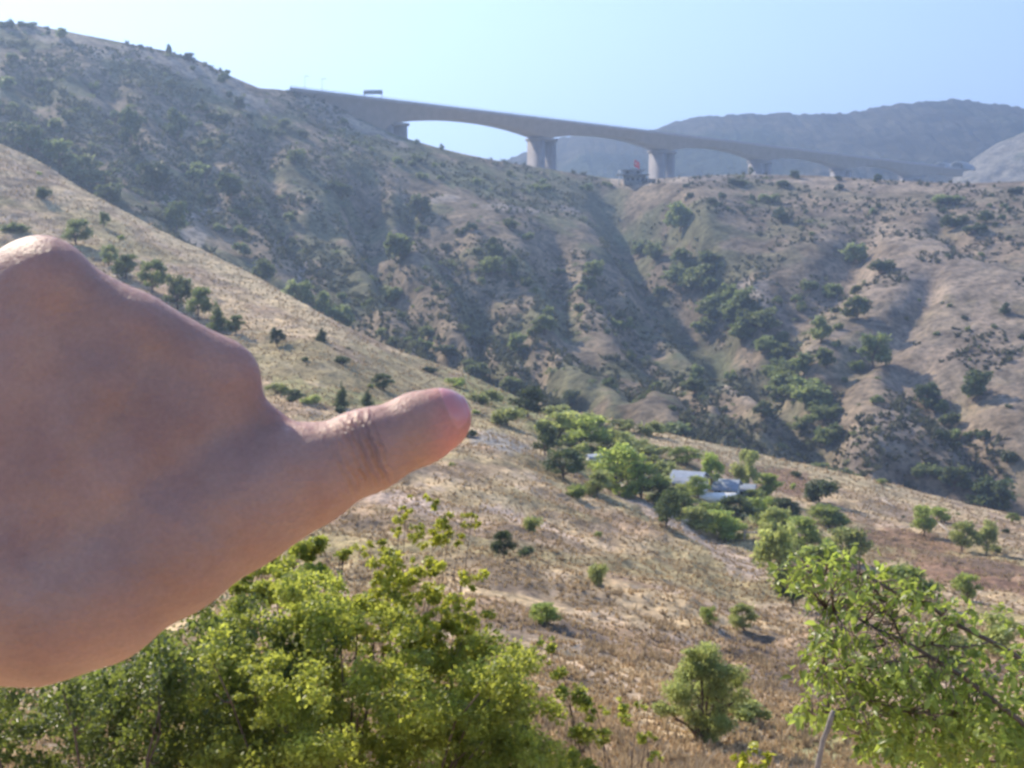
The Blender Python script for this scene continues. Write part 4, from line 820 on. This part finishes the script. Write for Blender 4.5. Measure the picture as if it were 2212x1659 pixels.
for (x0, y0, wpx, rz_, nm_, lab, wd) in ((1492, 1062, 62, -24, 'shed', 'left white-walled shed with blue-grey sheet roof at the top of the orchard', 2.6), (1574, 1076, 46, -20, 'shed', 'middle shed with the widest visible blue-grey roof among the orchard trees', 2.4), (1618, 1080, 26, -16, 'shed', 'smallest and lowest blue-grey roofed shed at the right behind the tall light tree', 1.5)):
    q = hit(x0, y0, TA); k = q.y / F
    e = empty(nm_, (q.x, q.y + 1.5, q.z + .1), math.radians(rz_)); tag(e, lab, 'shed'); gable(e, wpx * k, wd, 1.25, wd * .42)
    a = MB(); a.box((-.9, -wd - .02, 1.0), (.9, .08, .8)); a.build('window', M['dark'], e)
    a = MB(); a.box((.7, -wd - .02, .7), (.8, .09, 1.6)); a.build('door', M['wood'], e)
q2 = hit(1549, 1088, TA); k = q2.y / F
e = empty('canopy', (q2.x, q2.y, q2.z), math.radians(-3)); tag(e, 'long low white canopy roof in front of the shed', 'canopy')
a = MB(); a.hexa(np.array([(-2.55, -.9, .85), (2.55, -.9, .85), (2.55, .9, 1.25), (-2.55, .9, 1.25), (-2.55, -.9, .95), (2.55, -.9, .95), (2.55, .9, 1.35), (-2.55, .9, 1.35)])); a.box((0, -.88, .62), (5.0, .1, .5)); a.build('roof', M['white'], e)
for x in (-2.4, 0, 2.4): a = MB(); a.box((x, -.8, .2), (.12, .12, 1.3)); a.build('post', M['white'], e)
q3 = hit(1626, 1170, TA); k = q3.y / F
e = empty('timber_frame', tuple(q3), math.radians(-4)); tag(e, 'small weathered timber frame with a sagging top beside the tan track', 'frame')
a = MB(); a.tube([(-.95, 0, 1.15), (-.3, 0, 1.0), (.3, 0, 1.02), (.95, 0, 1.2)], .07, 6); a.box((0, .3, .95), (1.9, .5, .07)); a.build('top', M['wood'], e)
for x in (-.9, .9): a = MB(); a.box((x, 0, .45), (.12, .12, 1.3)); a.build('post', M['wood'], e)
q4 = hit(1283, 1006, TA)
e = empty('hut', tuple(q4), .3); tag(e, 'tiny white hut half hidden in the upper orchard', 'hut'); gable(e, 1.7, .7, 1.1, .35, wallm='white', roofm='roof', over=.12, th=.04)
for (xa, ya, xb, yb, lab) in ((1907, 1083, 1933, 1098, 'pale pole lying highest on the brown field'), (2008, 1108, 2026, 1120, 'short pale pole lying among the young trees'), (2028, 1133, 2052, 1154, 'longest pale pole lying beside the young trees')):
    a_, b_ = hit(xa, ya, TA), hit(xb, yb, TA)
    if a_ and b_:
        m = MB(); up = Vector((0, 0, .18)); m.tube([a_ + up, (a_ + b_) / 2 + up * 1.3, b_ + up], [.13, .12, .10], 7); tag(m.build('log', M['wood'], None, True), lab, 'pole', 'fallen poles')

# ------------------------------------------------------------------ the photographer's left hand, one continuous skin
HD = .31; HK = HD / F                                         # distance and metres per pixel there
def hand_world(P):
    """(picture x, picture y, depth) -> world, depth in the same pixel unit behind .31 m"""
    P = np.asarray(P, float); Z = HD + P[:, 2] * HK; x = (P[:, 0] - CX) / F * Z; y = -(P[:, 1] - CY) / F * Z
    return np.stack([x, Z * cT + y * sT, -Z * sT + y * cT], -1)
# (ax, ay, az, ra, bx, by, bz, rb, blend)
PR = [
 # metacarpals, from the knuckles to the wrist: index, middle, ring, little
 (487, 808, 30, 66, 60, 1220, -10, 125, 50), (284, 722, 20, 80, -20, 1210, -20, 125, 55), (84, 622, 25, 104, -110, 1190, -20, 130, 60), (-150, 700, 60, 92, -200, 1200, 0, 120, 60),
 (84, 622, 35, 92, -150, 690, 60, 88, 60), (215, 690, 40, 78, 284, 722, 40, 74, 50), (300, 740, 40, 64, 470, 812, 40, 64, 50), (100, 640, 40, 95, 280, 725, 45, 74, 55),
 (200, 850, 0, 110, 100, 1050, -10, 130, 60), (380, 900, 30, 90, 250, 1060, 0, 120, 60), (-60, 850, 10, 120, -100, 1050, 0, 130, 60),
 (480, 850, 35, 66, 520, 990, 40, 84, 60), (400, 950, 20, 90, 420, 1080, 10, 110, 60), (545, 985, 40, 60, 600, 1010, 30, 85, 50),
 # thumb side of the palm, wrist
 (648, 1032, 20, 104, 790, 976, 22, 84, 40), (648, 1032, 20, 104, 515, 1092, 10, 126, 50), (515, 1092, 10, 126, 365, 1180, 0, 138, 60), (365, 1180, 0, 138, 200, 1285, -10, 142, 60),
 (200, 1285, -10, 142, 70, 1325, -20, 145, 60), (70, 1325, -20, 145, -120, 1330, -40, 145, 60), (0, 1200, 0, 130, -170, 1240, -30, 150, 60),
 # forearm
 (-60, 1290, -30, 158, -520, 1420, -170, 175, 70), (-170, 1200, 0, 130, -520, 1380, -150, 165, 70), (-520, 1400, -165, 175, -1350, 1780, -640, 215, 60),
 # thumb: first joint, end joint, pad
 (790, 976, 22, 84, 905, 926, 36, 76, 30), (905, 926, 36, 76, 949, 906, 44, 69, 20), (800, 968, 16, 80, 770, 976, 10, 82, 20),
 (185, 740, 35, 85, 0, 1180, 0, 125, 60), (385, 790, 34, 78, 120, 1180, 0, 122, 60), (60, 760, 20, 105, -40, 1180, -10, 130, 60), (350, 742, 34, 66, 440, 792, 34, 63, 40),
 (528, 882, 40, 46, 580, 930, 40, 42, 24), (580, 930, 40, 42, 622, 966, 34, 42, 24),
 # palm mass behind
 (150, 1150, 110, 130, -100, 1180, 110, 130, 60), (350, 1130, 90, 110, 200, 1230, 90, 120, 60), (420, 860, 110, 60, 250, 1050, 110, 110, 60),
]
# fingers curled into the fist: knuckle, first bend, second bend, tip (x, y, z, r)
FG = [[(462, 828, 125, 56), (425, 860, 400, 60), (300, 1040, 385, 54), (300, 1050, 210, 47)],
      [(275, 735, 125, 64), (235, 800, 430, 64), (165, 1030, 420, 57), (175, 1060, 225, 50)],
      [(78, 650, 125, 74), (45, 760, 410, 62), (15, 1010, 400, 56), (45, 1045, 220, 49)],
      [(-140, 705, 130, 70), (-130, 800, 340, 54), (-120, 990, 330, 48), (-70, 1025, 205, 43)]]
def sdf_hand(step, lo, hi):
    ax = [np.arange(l, h, step, dtype=np.float32) for l, h in zip(lo, hi)]
    D = np.full([len(a) for a in ax], 400., np.float32)
    def put(a, ra, b, rb, k, hard=False):
        m = max(ra, rb) + k + 60; sl = []
        for i in range(3):
            l, h = min(a[i], b[i]) - m, max(a[i], b[i]) + m; i0, i1 = np.searchsorted(ax[i], [l, h]); sl.append(slice(i0, i1))
        if any(s.stop <= s.start for s in sl): return
        X = ax[0][sl[0]][:, None, None] - a[0]; Y = ax[1][sl[1]][None, :, None] - a[1]; Z = ax[2][sl[2]][None, None] - a[2]
        ab = np.array(b, float) - np.array(a, float); L2 = float((ab ** 2).sum()) + 1e-6
        t = np.clip((X * ab[0] + Y * ab[1] + Z * ab[2]) / L2, 0, 1)
        d = np.sqrt((X - t * ab[0]) ** 2 + (Y - t * ab[1]) ** 2 + (Z - t * ab[2]) ** 2) - (ra + (rb - ra) * t)
        o = D[tuple(sl)]; h = np.clip(.5 + .5 * (o - d) / k, 0, 1); D[tuple(sl)] = o * (1 - h) + d * h - k * h * (1 - h)
    for q in PR: put(q[:3], q[3], q[4:7], q[7], q[8])
    for f in FG:
        for p0, p1 in zip(f[:-1], f[1:]): put(p0[:3], p0[3], p1[:3], p1[3], 14)
        for p in f[1:3]: put(p[:3], p[3] + 3, (p[0] + 1, p[1], p[2]), p[3] + 3, 14)
    return ax, D
def surface_nets(ax, D):
    s = D < 0; nx, ny, nz = D.shape
    c = np.zeros((nx - 1, ny - 1, nz - 1), np.int8)
    for i in (0, 1):
        for j in (0, 1):
            for k in (0, 1): c += s[i:nx - 1 + i, j:ny - 1 + j, k:nz - 1 + k]
    act = (c > 0) & (c < 8); I = np.argwhere(act); idx = np.full(act.shape, -1, np.int32); idx[act] = np.arange(len(I))
    acc = np.zeros((len(I), 3)); cnt = np.zeros(len(I)); cor = [(i, j, k) for i in (0, 1) for j in (0, 1) for k in (0, 1)]
    val = {q: D[I[:, 0] + q[0], I[:, 1] + q[1], I[:, 2] + q[2]] for q in cor}
    for a in cor:
        for d in range(3):
            if a[d]: continue
            b = list(a); b[d] = 1; b = tuple(b); va, vb = val[a], val[b]; m = (va < 0) != (vb < 0); t = np.where(m, va / (va - vb + 1e-12), 0)
            p = np.tile(np.array(a, float), (len(I), 1)); p[:, d] += t; acc += p * m[:, None]; cnt += m
    st = ax[0][1] - ax[0][0]; V = (I + acc / cnt[:, None]) * st + np.array([a[0] for a in ax]); F4 = []
    for d in range(3):
        e = [slice(None)] * 3; e2 = [slice(None)] * 3; e[d] = slice(0, -1); e2[d] = slice(1, None); A = s[tuple(e)]; B = s[tuple(e2)]; ch = np.argwhere(A != B)
        o1, o2 = [(1, 2), (2, 0), (0, 1)][d]; ch = ch[(ch[:, o1] > 0) & (ch[:, o2] > 0) & (ch[:, o1] < D.shape[o1] - 1) & (ch[:, o2] < D.shape[o2] - 1)]
        def g(u, w): q = ch.copy(); q[:, o1] -= u; q[:, o2] -= w; return idx[q[:, 0], q[:, 1], q[:, 2]]
        f = np.stack([g(1, 1), g(0, 1), g(0, 0), g(1, 0)], -1); ins = A[ch[:, 0], ch[:, 1], ch[:, 2]]; f[~ins] = f[~ins][:, ::-1]; F4.append(f)
    return V, np.vstack(F4)
def skin_mat():
    m, nt, N, L, bs = newmat('skin'); tc = N.new('ShaderNodeTexCoord'); ob = tc.outputs['Object']
    at_ = N.new('ShaderNodeAttribute'); at_.attribute_name = 'Col'; cr = N.new('ShaderNodeAttribute'); cr.attribute_name = 'crease'
    n1 = noise(N, L, 45, 5, .6, ob); r1 = ramp(N, [(.35, (.88, .84, .84)), (.65, (1.08, 1.1, 1.1))]); L.new(n1.outputs[0], r1.inputs[0])
    c = mixc(N, L, at_.outputs['Color'], r1.outputs[0], 1.0, 'MULTIPLY'); n4 = noise(N, L, 900, 2, .5, ob); r4 = ramp(N, [(.3, (.93, .92, .92)), (.7, (1.05, 1.05, 1.05))]); L.new(n4.outputs[0], r4.inputs[0])
    c = mixc(N, L, c, r4.outputs[0], 1.0, 'MULTIPLY'); L.new(c, bs.inputs['Base Color'])
    bs.inputs['Subsurface Weight'].default_value = .3; bs.inputs['Subsurface Radius'].default_value = (1, .28, .12); bs.inputs['Subsurface Scale'].default_value = .008
    bs.inputs['Roughness'].default_value = .52; bs.inputs['Specular IOR Level'].default_value = .36
    v = N.new('ShaderNodeTexVoronoi'); v.inputs['Scale'].default_value = 1100; v.feature = 'DISTANCE_TO_EDGE'; L.new(ob, v.inputs['Vector'])
    p = bump(N, L, v.outputs['Distance'], .6, .0004, None); n2 = noise(N, L, 260, 4, .6, ob); p = bump(N, L, n2.outputs[0], .6, .0011, None, p)
    bump(N, L, cr.outputs['Fac'], .9, .0012, bs, p); return m
def hand():
    step = 7.5; ax, D = sdf_hand(step, (-1250, 440, -820), (1060, 2010, 560)); V, F4 = surface_nets(ax, D)
    # knuckle creases of the thumb, tendons, veins and the bony wrist as real relief
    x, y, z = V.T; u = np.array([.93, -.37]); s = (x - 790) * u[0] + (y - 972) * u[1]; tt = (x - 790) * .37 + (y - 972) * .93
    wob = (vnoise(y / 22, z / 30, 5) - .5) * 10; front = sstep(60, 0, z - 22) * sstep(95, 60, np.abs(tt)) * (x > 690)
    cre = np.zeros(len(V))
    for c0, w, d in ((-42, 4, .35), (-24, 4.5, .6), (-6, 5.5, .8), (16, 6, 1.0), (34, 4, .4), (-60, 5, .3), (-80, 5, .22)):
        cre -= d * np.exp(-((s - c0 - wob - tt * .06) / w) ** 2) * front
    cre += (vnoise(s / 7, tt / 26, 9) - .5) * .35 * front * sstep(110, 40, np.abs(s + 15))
    kn = np.zeros(len(V))
    for kx, ky, kr in ((84, 560, 130),):
        g = np.exp(-((x - kx) ** 2 + (y - ky) ** 2) / kr ** 2) * sstep(90, 20, z) ; kn += g * (ridged(x / 34 + y / 70, y / 15 + z / 20, 4, 3) - .6)
    cre += kn * .2
    rel = cre * 1.8
    for a, b, h, w in (((470, 840), (90, 1210), 1.6, 34), ((285, 760), (20, 1200), 1.8, 36), ((84, 680), (-80, 1190), 1.8, 38), ((640, 1000), (330, 1130), 1.5, 26)):
        rel += h * np.exp(-(polydist(x, y, [a, b]) / w) ** 2) * (z < 40)
    for pl in ([(330, 820), (260, 960), (300, 1080), (210, 1200), (60, 1310)], [(150, 760), (170, 900), (110, 1010), (140, 1130), (40, 1240)], [(300, 1080), (420, 1150), (470, 1220)], [(110, 1010), (-20, 1090), (-90, 1180)]):
        rel += 1.6 * np.exp(-(polydist(x + (vnoise(x / 40, y / 40, 8) - .5) * 40, y, pl) / 13) ** 2) * (z < 40)
    rel += (fbm(x / 60, y / 60 + z / 60, 77, 3) - .5) * 3.5
    # outward direction from the field itself
    def samp(Q):
        i = [(Q[:, k] - ax[k][0]) / step for k in range(3)]; b = [np.clip(np.floor(q).astype(int), 0, D.shape[k] - 2) for k, q in enumerate(i)]; f = [q - w for q, w in zip(i, b)]; o = 0
        for dx in (0, 1):
            for dy in (0, 1):
                for dz in (0, 1): o = o + D[b[0] + dx, b[1] + dy, b[2] + dz] * (f[0] if dx else 1 - f[0]) * (f[1] if dy else 1 - f[1]) * (f[2] if dz else 1 - f[2])
        return o
    G = np.stack([samp(V + np.eye(3)[k] * 6) - samp(V - np.eye(3)[k] * 6) for k in range(3)], -1); G /= np.linalg.norm(G, axis=1)[:, None] + 1e-9
    V2 = V + G * rel[:, None]
    col = np.ones((len(V), 3)) * np.array((.44, .25, .195))
    n = fbm(x / 90, y / 90 + z / 90, 31, 4); col = lerpc(col, (.45, .24, .185), sstep(.45, .65, n) * .35); col = lerpc(col, (.42, .25, .20), sstep(.5, .35, n) * .35)
    knk = np.exp(-((x - 795) ** 2 + (y - 930) ** 2) / 60 ** 2) + sum(np.exp(-((x - a) ** 2 + (y - b) ** 2) / 90 ** 2) for a, b in ((84, 560), (500, 765)))
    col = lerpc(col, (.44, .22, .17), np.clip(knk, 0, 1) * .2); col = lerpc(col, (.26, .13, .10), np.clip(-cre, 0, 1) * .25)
    col = lerpc(col, (.64, .23, .19), sstep(900, 985, x) * .7)  # redder towards the tip: glow of light through the thumb, painted in
    me = mesh('person', hand_world(V2), F4[:, ::-1], skin_mat(), True, {'Col': col, 'crease': cre})
    tag(me, 'bare left fist with the thumb stretched out to the right, pointing at the valley', 'person')
    bpy.context.view_layer.update(); md = me.modifiers.new('smooth', 'SMOOTH'); md.factor = .5; md.iterations = 3
    # the thumbnail: a curved plate lying on the end of the thumb
    A = np.array([949., 906, 44]); axd = np.array([.90, -.37, .12]); axd /= np.linalg.norm(axd); dor = np.array([-.06, -.34, -.94]); dor -= axd * (dor @ axd); dor /= np.linalg.norm(dor); sd = np.cross(axd, dor)
    nu, nv = 22, 26; P = []
    for i in range(nu):
        for j in range(nv):
            u_ = i / (nu - 1); v_ = j / (nv - 1) * 2 - 1; ph = math.radians(62) * v_ * (1 - .16 * max(0, u_ - .75) / .25)
            ps = math.radians(16 + 52 * u_) - math.radians(9) * (1 - v_ * v_) * (1 - u_)            # round lunula end
            d = (dor * math.cos(ph) + sd * math.sin(ph)) * math.cos(ps) + axd * math.sin(ps); P.append(d)
    P = np.array(P); lo_ = np.zeros(len(P)); hi_ = np.full(len(P), 130.)
    for _ in range(18): mdl = (lo_ + hi_) / 2; ins = samp(A + P * mdl[:, None]) < 0; lo_ = np.where(ins, mdl, lo_); hi_ = np.where(ins, hi_, mdl)
    uu = np.repeat(np.linspace(0, 1, nu), nv); vv_ = np.tile(np.linspace(-1, 1, nv), nu)
    edge = np.minimum(np.minimum(uu, 1) * 6, (1 - np.abs(vv_)) * 5); off = -2 + 3.0 * np.clip(edge, 0, 1) + 3 * sstep(.8, 1, uu); T = A + P * (lo_ + off)[:, None]; Bk = A + P * (lo_ + off - 5)[:, None]
    f = np.array([(i * nv + j, (i + 1) * nv + j, (i + 1) * nv + j + 1, i * nv + j + 1) for i in range(nu - 1) for j in range(nv - 1)]); n_ = nu * nv; f2 = f[:, ::-1] + n_
    ring = [j for j in range(nv)] + [i * nv + nv - 1 for i in range(1, nu)] + [(nu - 1) * nv + j for j in range(nv - 2, -1, -1)] + [i * nv for i in range(nu - 2, 0, -1)]
    f3 = np.array([(a, b, b + n_, a + n_) for a, b in zip(ring, ring[1:] + ring[:1])])
    m, nt, N, L, bs = newmat('nail'); at_ = N.new('ShaderNodeAttribute'); at_.attribute_name = 'Col'; L.new(at_.outputs['Color'], bs.inputs['Base Color']); bs.inputs['Roughness'].default_value = .3
    bs.inputs['Subsurface Weight'].default_value = .5; bs.inputs['Subsurface Radius'].default_value = (1, .35, .2); bs.inputs['Subsurface Scale'].default_value = .003; bs.inputs['Coat Weight'].default_value = .2
    cn = np.ones((n_, 3)) * np.array((.72, .27, .25)); cn = lerpc(cn, (.66, .38, .32), sstep(.2, .0, uu) * .5); cn = lerpc(cn, (.80, .66, .55), sstep(.93, 1, uu) * .8)
    no = mesh('thumb_nail', hand_world(np.vstack([T, Bk])), [f, f2, f3], m, True, {'Col': np.vstack([cn, cn])}, me)
hand()
